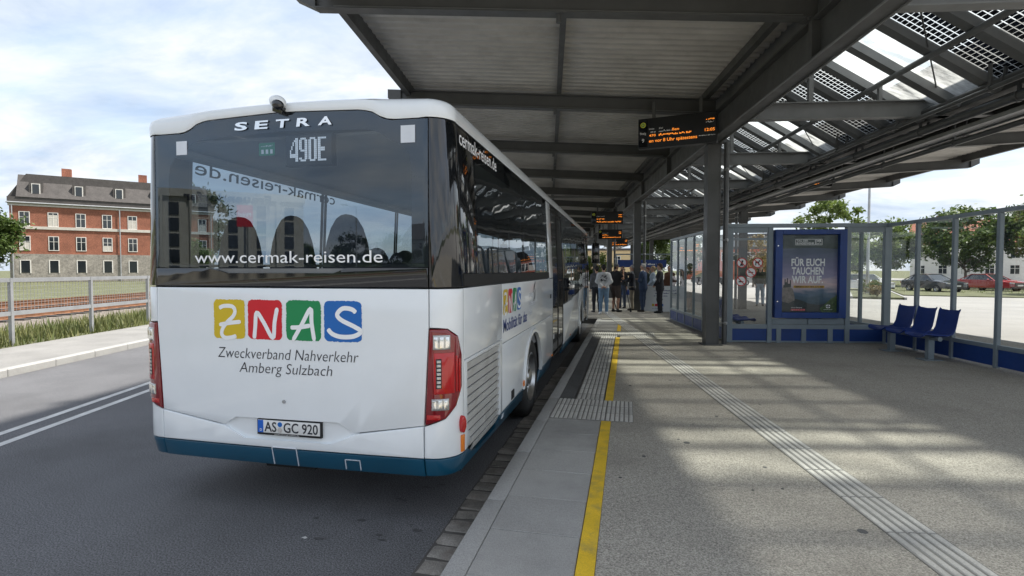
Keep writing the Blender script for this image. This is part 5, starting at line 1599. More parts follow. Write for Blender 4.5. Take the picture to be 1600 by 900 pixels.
        for q, ln in ((-.033, .060), (-.011, .075), (.011, .070), (.033, .055)):
            b0 = w0 + f * .09 + side_ * q; b1 = b0 + f * ln * .55 + curl * .01; b2 = b1 + f * ln * .35 + curl * .022
            cap_(SKIN, tuple(b0), tuple(b1), .0098, .009, .15); cap_(SKIN, tuple(b1), tuple(b2), .009, .008, .15)
        sgn = 1 if pose in ('side', 'pocket') else (-sx)
        t0 = w0 + f * .03 + side_ * .03 * sgn; t1 = t0 + side_ * .028 * sgn + f * .03; t2 = t1 + f * .032 + curl * .01
        cap_(SKIN, tuple(t0), tuple(t1), .013, .011, .4); cap_(SKIN, tuple(t1), tuple(t2), .011, .009, .3)
        hands.append(w0 + f * .08)
    V, F_, C_ = sdf_body(P)
    if shirt is not None:
        ctr = V[F_].mean(1)
        vneck = (C_ == TOP) & (ctr[:, 1] > .04) & (np.abs(ctr[:, 0]) < .012 + (ctr[:, 2] - 1.14) * .17) & (ctr[:, 2] > 1.16) & (ctr[:, 2] < 1.53)
        coll = (C_ == TOP) & (ctr[:, 2] > 1.515) & (np.hypot(ctr[:, 0], ctr[:, 1]) < .085)
        C_ = np.where(vneck | coll, SHIRT, C_)
    me = bpy.data.meshes.new('person')
    me.from_pydata((V * k).tolist(), [], F_.tolist())
    nm = 'cloth_%d' % len(MATS)
    mats = [MATS[skin], mat(nm + 'a', top, .85, var=.16, scale=9, bump=.25, bscale=28), mat(nm + 'b', bottom, .85, var=.18, scale=7, bump=.25, bscale=25), mat(nm + 'c', shoe, .5, var=.1), mat(nm + 'd', shirt or (.7, .7, .7), .8, var=.05)]
    for m in mats: me.materials.append(m)
    me.polygons.foreach_set('material_index', C_.astype(np.int32))
    me.shade_smooth()
    o = obj('person', me, None, (loc[0], loc[1], PZ + .001 if len(loc) < 3 else loc[2]), rz)
    tag(o, label, 'person', group)
    # hair
    hm = mat(nm + 'h', hair, .7, var=.35, scale=40, bump=.5, bscale=120)
    Hp = []
    def hc(a, b, ra, rb=None, sc=(1, 1, 1)): Hp.append((0, A(*a), A(*b), ra, ra if rb is None else rb, 1.0, sc))
    hc(hd(0, -.022, 1.735), hd(0, -.02, 1.73), .086, sc=(.96, 1.08, .90)); hc(hd(0, -.05, 1.69), hd(0, -.045, 1.66), .066, .055)
    for sx in (-1, 1): hc(hd(sx * .06, -.02, 1.73), hd(sx * .066, -.03, 1.69), .030, .022)
    if hairstyle == 'thick': hc(hd(0, -.02, 1.77), hd(0, .03, 1.765), .066, .055)
    if hairstyle == 'long':
        for q in (-.05, 0, .05): hc(hd(q, -.06, 1.70), hd(q * 1.4, -.085, 1.42), .055, .045)
    if cap is None or hairstyle == 'long':
        V2, F2, _ = sdf_body(Hp, .012, .02)
        mh = bpy.data.meshes.new('hair'); mh.from_pydata((V2 * k).tolist(), [], F2.tolist()); mh.materials.append(hm); mh.shade_smooth(); obj('hair', mh, o)
    if cap is not None:
        Hp2 = [(0, A(*hd(0, -.012, 1.74)), A(*hd(0, -.01, 1.735)), .096, .096, 1.0, (.96, 1.06, .85)), (0, A(*hd(-.045, .10, 1.725)), A(*hd(.045, .10, 1.725)), .040, .040, 1, (1, 1.3, .3))]
        V2, F2, _ = sdf_body(Hp2, .012, .02)
        mh = bpy.data.meshes.new('cap'); mh.from_pydata((V2 * k).tolist(), [], F2.tolist()); mh.materials.append(mat(nm + 'k', cap, .8, var=.1)); mh.shade_smooth(); obj('cap', mh, o)
        hc2 = [(0, A(*hd(0, -.05, 1.68)), A(*hd(0, -.05, 1.65)), .062, .05, 1.0, (1, 1, 1))]
        V2, F2, _ = sdf_body(hc2, .012, .02); mh = bpy.data.meshes.new('hair'); mh.from_pydata((V2 * k).tolist(), [], F2.tolist()); mh.materials.append(hm); mh.shade_smooth(); obj('hair', mh, o)
    for sx in (-1, 1):
        mb = MB(); e = hd(sx * .033, .077, 1.693); mb.sphere((e[0] * k, e[1] * k, e[2] * k), .0095, 8, 6); mb.build('eye', 'text_dark', o, smooth=60)
    return o, [Vector(h * k) for h in hands]
# facing: rz = 0 looks along +Y (away from the camera)
p2, _ = person('person in white hooded sweatshirt and blue jeans, back turned, hands behind the back', (-.83, 19.3), R(6), (.62, .63, .65), (.16, .26, .38), (.75, .75, .75), (.012, .011, .01), 'skin', 1.78, armL='back', armR='back', hairstyle='thick', bulky=1.14, girth=1.04)
# dark print on the sweatshirt back and the hood
mb = MB()
rp = random.Random(5)
for i in range(26):
    a = rp.uniform(-.11, .11); z = rp.uniform(1.19, 1.40); w = rp.uniform(.012, .035); h_ = rp.uniform(.008, .025)
    y = -.128 - .02 * math.cos(a * 10) * 0
    mb.add([(a - w, y - .012, z - h_), (a + w, y - .012, z - h_ * .4), (a + w * .7, y - .010, z + h_), (a - w * .8, y - .010, z + h_ * .7)], [(0, 1, 2, 3)])
pr = mb.build('back_print', 'text_dark', p2); tag(pr, kind='stuff')
mb = MB(); mb.sphere((0, -.075, 1.475), .10, 16, 10, (1.15, .75, .55)); mb.build('hood', [m.name for m in [p2.data.materials[1]]][0], p2, smooth=60)
person('cameraman in black T-shirt and dark shorts with cap, video camera on the shoulder', (-.42, 20.5), R(-38), (.012, .012, .014), (.055, .042, .036), (.015, .015, .015), (.03, .02, .015), 'skin_tan', 1.84, sleeves=False, shorts=True, armL='side', armR='up', cap=(.10, .105, .11), girth=1.06, bulky=1.08)
person('grey-haired person in dark blazer and beige trousers pointing at the camera crew', (.20, 21.3), R(82), (.018, .021, .032), (.26, .225, .175), (.03, .022, .018), (.34, .33, .32), 'skin', 1.80, coat=True, shirt=(.72, .74, .76), armL='point', armR='side', girth=1.10, bulky=1.06)
person('person in mid-blue suit with crossed arms in front of the second column', (.60, 20.75), R(70), (.035, .062, .125), (.035, .058, .115), (.02, .015, .013), (.42, .41, .40), 'skin', 1.84, coat=True, shirt=(.75, .76, .78), armL='cross', armR='cross', girth=1.06, bulky=1.05)
person('person in black suit at the right of the group standing before the white board', (1.19, 20.25), R(74), (.014, .015, .021), (.013, .014, .02), (.012, .012, .012), (.07, .045, .03), 'skin', 1.83, coat=True, shirt=(.75, .76, .78), armL='clasp', armR='side', girth=1.04, bulky=1.04, hairstyle='thick')
person('person in grey sweater half hidden behind the bus mirror', (-1.13, 20.1), R(20), (.12, .125, .14), (.02, .022, .03), (.03, .03, .03), (.02, .017, .015), 'skin', 1.74)
person('person in jeans and dark jacket partly behind the cameraman', (-.20, 22.6), R(150), (.03, .035, .04), (.05, .07, .11), (.02, .02, .02), (.04, .03, .025), 'skin', 1.76)
person('fair-haired person in light blue shirt between the two suits', (1.02, 22.0), R(95), (.36, .43, .52), (.03, .033, .04), (.02, .02, .02), (.30, .22, .13), 'skin', 1.76, armL='clasp', armR='clasp', girth=1.05)
person('person in dark green jacket right behind the blue suit', (.83, 22.8), R(100), (.02, .032, .028), (.025, .025, .03), (.02, .02, .02), (.12, .03, .02), 'skin', 1.72, coat=True)
person('person with long brown hair and rust brown coat beside the glass wall', (1.66, 21.9), R(140), (.13, .055, .03), (.03, .03, .03), (.02, .02, .02), (.03, .022, .018), 'skin_tan', 1.78, hairstyle='long', coat=True)
person('person in dark jacket and light washed jeans seen through the stickered pane', (5.79, 25.2), R(165), (.045, .05, .035), (.25, .33, .40), (.05, .05, .05), (.025, .02, .018), 'skin', 1.80, armL='pocket', armR='pocket', coat=False, hairstyle='long', step=.03, girth=1.05)
# video camera on the cameraman's shoulder
vc = thing('video_camera', 'black shoulder video camera held by the cameraman', 'camera', (-.20, 20.62, 1.62), R(-38))
mb = MB(); mb.box(-.07, -.16, -.08, .07, .20, .10); mb.build('body', 'board_black', vc, bevel=.02)
mb = MB(); mb.cyl((0, .20, .02), (0, .38, .02), .05, .06, 16); mb.cyl((0, .38, .02), (0, .44, .02), .075, .08, 16); mb.build('lens', 'board_black', vc, smooth=40)
mb = MB(); mb.box(-.02, -.1, .12, .02, .14, .15); mb.box(-.02, .10, .10, .02, .14, .12); mb.box(-.02, -.1, .10, .02, -.06, .12); mb.build('handle', 'board_black', vc)
mb = MB(); mb.cyl((-.06, .05, .17), (-.06, .27, .17), .022, .022, 10); mb.build('microphone', 'rubber', vc)
# monopod / microphone stand between cameraman and blazer
ms = thing('microphone_stand', 'thin black microphone stand leaning between cameraman and blazer', 'stand', (.12, 20.5, PZ))
mb = MB(); mb.cyl((.02, 0, .02), (-.20, .10, 1.10), .017, .013, 10); mb.build('pole', 'rubber', ms, smooth=40)
mb = MB(); mb.cyl((.02, 0, 0), (.01, 0, .09), .045, .03, 12); mb.build('foot', 'rubber', ms)
mb = MB(); mb.sphere((-.21, .105, 1.14), .04, 12, 8, (1, 1, 1.3)); mb.build('microphone', 'rubber', ms, smooth=60)
# tripod of the crew
tp = thing('tripod', 'black camera tripod standing behind the person in hooded sweatshirt', 'tripod', (-.72, 20.4, PZ))
for a in (0.4, 2.5, 4.6):
    mb = MB(); mb.cyl((.38 * math.cos(a), .38 * math.sin(a), .01), (.03 * math.cos(a), .03 * math.sin(a), 1.15), .013, .018, 8); mb.build('leg', 'rubber', tp)
mb = MB(); mb.cyl((0, 0, 1.05), (0, 0, 1.30), .03, .03, 10); mb.box(-.06, -.05, 1.28, .06, .06, 1.34); mb.build('head', 'rubber', tp)
# big white presentation board
ch = thing('presentation_board', 'large white cheque-like presentation board leaning behind the black suit', 'board', (1.35, 20.72, PZ), R(-4))
mb = MB(); mb.box(-.75, 0, 0.02, .75, .012, 1.00); bd = mb.build('sheet', 'board_white', ch)
def onboard(x, y): return (x, -.002, y)
for k_, (w, z, x, h_) in enumerate(((.8, .80, -.35, .05), (.85, .70, -.30, .05), (.5, .60, -.35, .05), (.16, .47, -.18, .06), (.4, .12, -.4, .03))):
    scribble('board_text', 'text_blue', ch, onboard, x, z, w, h_, k_ + 4)
for k, m in enumerate(('logo_yellow', 'logo_red', 'logo_green', 'logo_blue')):
    mb = MB(); mb.add([(-.42 + k * .11, -.002, .22), (-.33 + k * .11, -.002, .22), (-.33 + k * .11, -.002, .31), (-.42 + k * .11, -.002, .31)], [(0, 1, 2, 3)]); mb.build('board_logo', m, ch)
for o in (ch,): o.rotation_euler = (R(-6), 0, R(-4))
# ================================================================== trees, houses, cars, lamps
def crown_mesh(name, m, seed, nclump, per, rx, rz, leaf, hole=.0):
    r = random.Random(seed); mb = MB()
    for c in range(nclump):
        while True:
            p = Vector((r.uniform(-1, 1), r.uniform(-1, 1), r.uniform(-1, 1)))
            if .25 < p.length < 1: break
        p *= (p.length ** -.35)
        cc = Vector((p.x * rx * (1 + .25 * math.sin(c)), p.y * rx, p.z * rz)); cr = r.uniform(.16, .34) * rx
        for i in range(per):
            d = Vector((r.gauss(0, .5), r.gauss(0, .5), r.gauss(0, .38))) * cr
            q = cc + d; s = leaf * r.uniform(.6, 1.3)
            n = Vector((r.gauss(0, 1), r.gauss(0, 1), r.gauss(.4, 1))).normalized()
            u = n.orthogonal().normalized(); u = Matrix.Rotation(r.uniform(0, 6.28), 3, n) @ u; v = n.cross(u)
            mb.add([q - u * s, q + v * s * .45, q + u * s, q - v * s * .45], [(0, 1, 2, 3)])
    me = bpy.data.meshes.new(name); me.from_pydata(mb.v, [], mb.f); me.materials.append(MATS[m])
    return me
def trunk_mesh(seed, h, r0, rx, rz):
    r = random.Random(seed); mb = MB()
    pts = [Vector((0, 0, 0))]
    for i in range(1, 6): pts.append(Vector((r.uniform(-.06, .06), r.uniform(-.06, .06), h * i / 5)))
    for i in range(5): mb.cyl(pts[i], pts[i + 1], r0 * (1 - i * .15), r0 * (1 - (i + 1) * .15), 8, caps=False)
    for k in range(9):
        a = k * 2.4; z = h * r.uniform(.55, 1.0); b = Vector((0, 0, z))
        e = Vector((math.cos(a) * rx * .65, math.sin(a) * rx * .65, z + rz * r.uniform(.35, .9)))
        md = b.lerp(e, .5) + Vector((0, 0, -.15)); mb.cyl(b, md, r0 * .38, r0 * .22, 6, caps=False); mb.cyl(md, e, r0 * .22, r0 * .06, 6, caps=False)
    return mb.mesh('trunk', 'bark', smooth=60)
KINDS = {'round': ('leaf_green', 60, 170, 2.3, 2.2, .15), 'bright': ('leaf_bright', 58, 170, 2.2, 2.0, .15), 'autumn': ('leaf_autumn', 40, 100, 1.9, 2.2, .13), 'loose': ('leaf_bright', 40, 100, 1.4, 2.0, .11), 'dark': ('leaf_dark', 50, 110, 2.8, 2.9, .19)}
CROWN = {k: crown_mesh('crown', v[0], 11 + i, *v[1:3], *v[3:5], v[5]) for i, (k, v) in enumerate(KINDS.items())}
TRUNK = {k: trunk_mesh(5 + i, 2.0, .13, v[3], v[4]) for i, (k, v) in enumerate(KINDS.items())}
def tree(kind, label, x, y, H, w=1.0, z=0.0, rz=None, group='trees around the bus station'):
    v = KINDS[kind]; base = 2.0 + 2 * v[4] * .9
    k = H / base
    t = thing('tree', label, 'tree', (x, y, z), rz if rz is not None else (x * 7.3 + y) % 6.28, group)
    o = obj('trunk', TRUNK[kind], t); o.scale = (k, k, k)
    o = obj('crown', CROWN[kind], t, (0, 0, (2.0 + v[4] * .82) * k)); o.scale = (k * w, k * w, k)
    return t
tree('loose', 'slender young tree rising above the poster showcase', 12.3, 35.6, 6.6, 1.0)
tree('bright', 'bright green round tree behind the parked white car, right of the lamp post', 28.6, 67.4, 7.4, 1.15)
tree('bright', 'light green tree just left of the tall lamp post', 26.9, 72.8, 6.2, 1.1)
tree('autumn', 'yellowing tree seen above the prohibition stickers', 12.9, 59.2, 5.6, .9)
tree('autumn', 'small rusty-leaved tree beside the yellowing one', 15.3, 61.5, 4.6, .8)
tree('round', 'large green tree right of the shelter corner post', 33.5, 62.0, 8.0, 1.1)
tree('round', 'dark green tree farthest right beyond the bus lane', 38.5, 57.0, 8.5, 1.1)
tree('bright', 'green tree near the right edge of the picture', 31.0, 44.0, 6.5, 1.0)
tree('loose', 'thin sapling above the shelter top rail left of the mast', 19.6, 66.5, 5.6, .8)
tree('bright', 'bushy bright tree behind the people beyond the bus mirror', -2.6, 42.0, 3.1, 1.0)
tree('round', 'round green tree beyond the far end of the platform', 3.2, 66.0, 6.0, 1.0)
tree('dark', 'dark tree beyond the platform end right of the column', 7.5, 74.0, 7.0, 1.0)
tree('round', 'tree standing left of the brick house gable', -97, 77, 13.0, 1.1)
tree('dark', 'dark tree rising behind the brick house roof', -92, 96, 19.0, 1.0)
tree('round', 'green tree on the far side of the tracks near the left edge', -62, 38, 8.0, 1.2)
tree('dark', 'dark green tree beside the tracks at the far left edge', -74, 44, 9.5, 1.1)
tree('bright', 'pale green tree beyond the railway embankment', -60, 62, 6.0, 1.2)
# hill and trees behind the viewpoint, mirrored in the rear window
for i in range(16):
    a = -70 + i * 8.2; dd = 6 * math.sin(i * 2.1)
    tree(('dark', 'round', 'dark', 'bright')[i % 4], '%s tree, %s from right in the row mirrored in the rear window' % (('tall dark', 'round green', 'tallish dark', 'low bright')[i % 4], 'first second third fourth fifth sixth seventh eighth ninth tenth eleventh twelfth thirteenth fourteenth fifteenth sixteenth'.split()[i]), a, -92 + dd, (8.5, 7.0, 10.5, 6.0)[i % 4] * (1 + .12 * math.sin(i * 1.7)), 1.25, group='trees mirrored in the rear window')
r = random.Random(21); mb = MB(); NX, NY = 40, 8
for j in range(NY + 1):
    for i in range(NX + 1):
        X = -260 + i * 13; Y = -125 - j * 22
        hgt = 22 * math.sin(math.pi * min(1, j / NY * .6)) * (0.6 + .4 * math.sin(i * .33 + 1.0)) + r.uniform(0, 1.6)
        mb.v.append((X, Y, hgt - .5))
for j in range(NY):
    for i in range(NX):
        a = j * (NX + 1) + i; mb.f.append((a, a + 1, a + NX + 2, a + NX + 1)); mb.m.append(0)
mat('wooded_hill', (.035, .05, .022), .95, var=.5, scale=.12, bump=1, bscale=.6, speck=.5, sscale=.8)
tag(mb.build('hill', 'wooded_hill', smooth=60), kind='structure')

def house(label, loc, rz, w, d, h, rh, wall, roofm, cols, rows, cat='house', name='house', win=(1.0, 1.5), z0=1.0, storey=None, group=None, chimneys=1, flat=False):
    t = thing(name, label, cat, loc, rz, group)
    mb = MB(); mb.box(-w / 2, 0, 0, w / 2, d, h); wl = mb.build('wall', wall, t)
    if flat:
        mb = MB(); mb.box(-w / 2 - .2, -.2, h, w / 2 + .2, d + .2, h + rh); rf = mb.build('roof', roofm, t)
    else:
        mb = MB(); e = .5
        mb.prism([(-e, h - .05), (d + e, h - .05), (d / 2, h + rh)], 'x', -w / 2 - .4, w / 2 + .4); rf = mb.build('roof', roofm, t)
        for c in range(chimneys):
            x = -w * .25 + c * w * .4; mb = MB(); mb.box(x - .4, d / 2 - .3, h + rh - 1.0, x + .4, d / 2 + .3, h + rh + .9); mb.build('chimney', 'brick', rf)
    st = storey or (h - z0) / rows
    fm = MB(); ww, wh = win
    fm.box(-ww / 2 - .09, -.05, -.09, -ww / 2, .05, wh + .09); fm.box(ww / 2, -.05, -.09, ww / 2 + .09, .05, wh + .09); fm.box(-ww / 2, -.05, wh, ww / 2, .05, wh + .09); fm.box(-ww / 2, -.05, -.09, ww / 2, .05, 0); fm.box(-.03, -.04, 0, .03, .04, wh); fm.box(-ww / 2, -.035, wh * .62, ww / 2, .035, wh * .62 + .05)
    fme = fm.mesh('window_frame', 'render_white')
    cm_ = MB(); cm_.box(-ww / 2 + .03, -.018, 0, ww / 2 - .03, -.013, wh); cme = cm_.mesh('curtain', 'stone_band')
    gm = MB(); gm.box(-ww / 2, -.012, 0, ww / 2, .05, wh); gme = gm.mesh('window', 'window_dark')
    for i in range(cols):
        for j in range(rows):
            x = -w / 2 + w * (i + .5) / cols; z = z0 + j * st
            o = obj('window', gme, t, (x, -.02, z)); obj('window_frame', fme, o)
            if (i * 7 + j * 5 + int(abs(loc[0]))) % 3 == 0: c_ = obj('curtain', cme, o); c_.scale = (1, 1, .4 + .15 * ((i + j) % 4))
    return t
# brick house by the tracks
bh = house('red brick house with dark mansard roof and stone ground floor beyond the tracks', (-79.5, 69.0, 0), R(46), 26, 12, 11.6, 1.0, 'brick', 'roof_dark', 8, 3, 'house', 'brick_house', (1.05, 2.0), 1.2, 3.6, chimneys=0, flat=True)
mb = MB(); mb.box(-13.1, -.1, 0, 13.1, 12.1, 4.2); mb.build('stone_base', 'brick_stone', bh)
for j in range(1):
    for i in range(8):
        x = -13 + 26 * (i + .5) / 8; mb = MB(); mb.box(x - .5, -.13, 1.4, x + .5, -.1, 3.2); o = mb.build('window', 'window_dark', bh)
        mb = MB(); mb.box(x - .62, -.16, 1.3, x - .5, -.1, 3.3); mb.box(x + .5, -.16, 1.3, x + .62, -.1, 3.3); mb.box(x - .5, -.16, 3.2, x + .5, -.1, 3.3); mb.build('window_frame', 'render_white', o)
for z in (7.9, 11.3): mb = MB(); mb.box(-13.15, -.14, z, 13.15, 12.1, z + .42); mb.build('cornice', 'stone_band', bh)
mb = MB(); mb.prism([(-13.4, 12.6), (13.4, 12.6), (11.2, 16.2), (-11.2, 16.2)], 'y', 1.0, 11.5); mb.prism([(-.3, 12.6), (12.3, 12.6), (10.5, 16.1), (1.6, 16.1)], 'x', -12.2, 12.2); mr = mb.build('mansard_roof', 'roof_dark', bh)
for i in range(5):
    x = -10 + i * 5
    mb = MB(); mb.box(x - .8, .1, 12.9, x + .8, 2.0, 14.9); mb.build('dormer', 'roof_dark', mr)
    mb = MB(); mb.box(x - .5, .02, 13.1, x + .5, .1, 14.7); mb.build('dormer_window', 'render_white', mr)
    mb = MB(); mb.box(x - .38, -.01, 13.2, x + .38, .02, 14.6); mb.build('dormer_pane', 'window_dark', mr)
for x in (-7, 3, 9): mb = MB(); mb.box(x - .6, 5, 16, x + .6, 6, 18.0); mb.build('chimney', 'brick', mr)
# houses elsewhere
house('sand yellow two-storey building beyond the bus front', (-4.2, 88.0, 0), R(4), 13, 10, 5.0, .35, 'render_yellow', 'roof_dark', 5, 1, 'building', 'building', (.9, 1.2), 2.8, flat=True)
house('red clad long hall behind the long glass wall', (19.0, 104.0, 0), R(-12), 16, 12, 5.6, .5, 'render_red', 'roof_dark', 8, 1, 'building', 'hall', (1.6, 1.4), 3.6, flat=True)
house('grey office block behind the yellowing tree', (27.0, 112.0, 0), R(-18), 18, 12, 8.5, .5, 'render_grey', 'roof_dark', 6, 2, 'building', 'office_block', (1.6, 1.4), 1.6, flat=True)
house('white gabled house beyond the bus lane behind the green trees', (52.0, 96.0, 0), R(-28), 14, 10, 6.0, 4.0, 'render_white', 'roof_red', 5, 2, 'house', 'house', (1.0, 1.3), 1.2)
house('cream gabled house near the right edge behind the parking', (66.0, 70.0, 0), R(-45), 14, 10, 6.5, 4.0, 'render_yellow', 'roof_red', 5, 2, 'house', 'house', (1.0, 1.3), 1.2)
house('white house with red roof at the far left beyond the tracks', (-118, 62, 0), R(60), 16, 11, 7.0, 5.0, 'render_white', 'roof_red', 5, 2, 'house', 'house', (1.0, 1.4), 1.5)
house('grey house with dark roof left of the brick house', (-105, 48, 0), R(62), 13, 10, 6.0, 4.5, 'render_grey', 'roof_dark', 4, 2, 'house', 'house', (1.0, 1.4), 1.3)
for i, (x, y, m, w) in enumerate(((-22, -118, 'render_white', 14), (2, -124, 'render_yellow', 12), (26, -116, 'render_white', 15), (-44, -122, 'render_grey', 12))):
    house(('white gabled house mirrored in the middle of the rear window', 'cream gabled house mirrored low in the rear window', 'white house mirrored at the right of the rear window', 'grey house mirrored left in the rear window')[i], (x, y, 4 + i % 2), R(180 + i * 7), w, 10, 6, 4.5, m, ('roof_red', 'roof_dark')[i % 2], 4, 2, 'house', 'house', (1.1, 1.4), 1.2)
# concrete department store behind the viewpoint
ds = thing('department_store', 'beige concrete department store with slit windows mirrored in the rear window', 'building', (-50.0, -46.0, 0), R(180 - 38))
mb = MB(); mb.box(-13, 0, 0, 13, 16, 11.0); mb.build('wall', 'concrete_wall', ds)
mb = MB(); mb.box(-13.2, -.3, 11.0, 13.2, 16, 11.9); mb.build('parapet', 'concrete_wall', ds)
for i in range(6):
    x = -10.8 + i * 4.3
    for j in range(5):
        mb = MB(); z = 1.4 + j * 1.85
        mb.prism([(x - .7, z), (x + .7, z), (x + .7, z + 1.5), (x - .7, z + 1.5)], 'y', -.08, .04); mb.build('window', 'window_dark', ds)
    mb = MB(); mb.box(x + 1.5, -.35, 0, x + 2.0, 0, 11.0); mb.build('rib', 'concrete_wall', ds)
text_obj('store_name', 'Frauendorfer', 'text_dark', ds, lambda x, y: (x, -.36, y), width=13, cap=1.0, weight=.03, x0=-8.0, y0=10.6)
rs = thing('shop_sign', 'red shop sign with white lettering mirrored beside the store', 'sign', (-38.2, -38.3, 0), R(180 - 38))
mb = MB(); mb.box(-1.0, 0, 6.6, 1.0, .3, 8.8); mb.build('panel', 'logo_red', rs)
mb = MB(); mb.box(-.15, .08, 0, .15, .22, 6.6); mb.build('post', 'steel_grey', rs)
text_obj('sign_text', 'Möbel', 'text_white', rs, lambda x, y: (x, -.01, y), width=1.5, cap=.45, x0=-.75, y0=7.6)

# ---- lamp posts
def lamp(label, x, y, h, arms=1, az=0.0, r=.09):
    t = thing('street_lamp', label, 'street lamp', (x, y, 0), az, 'street lamps')
    mb = MB(); mb.cyl((0, 0, 0), (0, 0, h), r, r * .6, 14); mb.build('pole', 'galvanised', t, smooth=40)
    mb = MB(); mb.cyl((0, 0, 0), (0, 0, .5), r * 1.3, r * 1.3, 14); mb.build('base_sleeve', 'galvanised', t, smooth=40)
    for a in range(arms):
        s = 1 if a == 0 else -1
        mb = MB(); mb.cyl((0, 0, h - .1), (s * 1.0, 0, h + .05), .035, .03, 8); mb.build('arm', 'galvanised', t)
        mb = MB(); mb.prism([(s * .9, h + .0), (s * 1.6, h + .06), (s * 1.6, h + .12), (s * .9, h + .14)], 'y', -.14, .14); mb.build('lamp_head', 'steel_light', t)
    return t
for x in (-12.7, 0, 12.7):
    mb = MB(); mb.cyl((x, -.25, 0), (x, -.25, 11.4), .08, .08, 8); mb.build('downpipe', 'galvanised', bh)
mb = MB(); mb.cyl((-13.3, -.3, 11.75), (13.3, -.3, 11.75), .12, .12, 8); mb.build('gutter', 'galvanised', bh)
lamp('tall grey lamp post right of the poster showcase', 16.9, 42.4, 9.5, 1, R(20), .11)
lamp('distant lamp post with two arms above the shelter', 21.6, 66.3, 8.0, 2, R(10))
lamp('lamp post mirrored in the rear window', -20.5, -34.0, 7.5, 1, R(160))
m_ = thing('mast', 'thin distant antenna mast above the shelter rail', 'mast', (22.6, 76.6, 0))
mb = MB(); mb.cyl((0, 0, 0), (0, 0, 8.2), .12, .07, 10); mb.build('pole', 'galvanised', m_)
mb = MB(); mb.cyl((0, 0, 6.6), (0, 0, 8.4), .24, .24, 10); mb.build('antenna', 'steel_light', m_, smooth=40)

# ---- planter bed and shrubs
mb = MB(); mb.box(-9, -1.3, -.1, 9, 1.3, .12)
pbm = struct('planting_bed', mb, 'earth', loc=(*CF(24.3, 41.5), 0), rz=TH + R(62))
mb = MB()
for a in ((-9.12, -1.42, 9.12, -1.3), (-9.12, 1.3, 9.12, 1.42)): mb.box(a[0], a[1], -.1, a[2], a[3], .15)
mb.build('bed_kerb', 'kerb', pbm)
sc_m = crown_mesh('foliage', 'leaf_autumn', 61, 22, 40, .5, .35, .06)
sc_g = crown_mesh('foliage', 'leaf_green', 62, 22, 44, .5, .38, .06)
stm = MB()
for k in range(9):
    a = k * 2.4; stm.cyl((0, 0, 0), (.35 * math.cos(a), .35 * math.sin(a), .55), .012, .005, 5)
stme = stm.mesh('stem', 'bark')
for i in range(9):
    lx = -8 + i * 2; x = pbm.location.x + lx * math.cos(TH + R(62)); y = pbm.location.y + lx * math.sin(TH + R(62))
    t = thing('shrub', 'low %s shrub, %s from the left in the planting bed before the white car' % (('dry', 'green')[i % 2], ('ninth', 'eighth', 'seventh', 'sixth', 'fifth', 'fourth', 'third', 'second', 'first')[i]), 'shrub', (x, y, .12), i * 1.3, 'shrubs in the planting bed')
    f = obj('foliage', (sc_m, sc_g)[i % 2], t, (0, 0, .42)); f.scale = (1.2, 1.2, .9 + .2 * (i % 3)); obj('stem', stme, t)
mb = MB(); mb.box(-30, -6, -.1, 30, 6, .06)
struct('lawn', mb, 'earth', loc=(*CF(44, 62), 0), rz=TH + R(62))
def lg(r):
    a, b = r.uniform(-24, 24), r.uniform(-6, 6); c_, s_ = math.cos(TH + R(62)), math.sin(TH + R(62)); q = CF(44, 62)
    return q[0] + a * c_ - b * s_, q[1] + a * s_ + b * c_, .05
grass('lawn_grass', 'mown green lawn strip beyond the parked cars', lg, 5000, .05, .14, 'leaf_bright', 4)

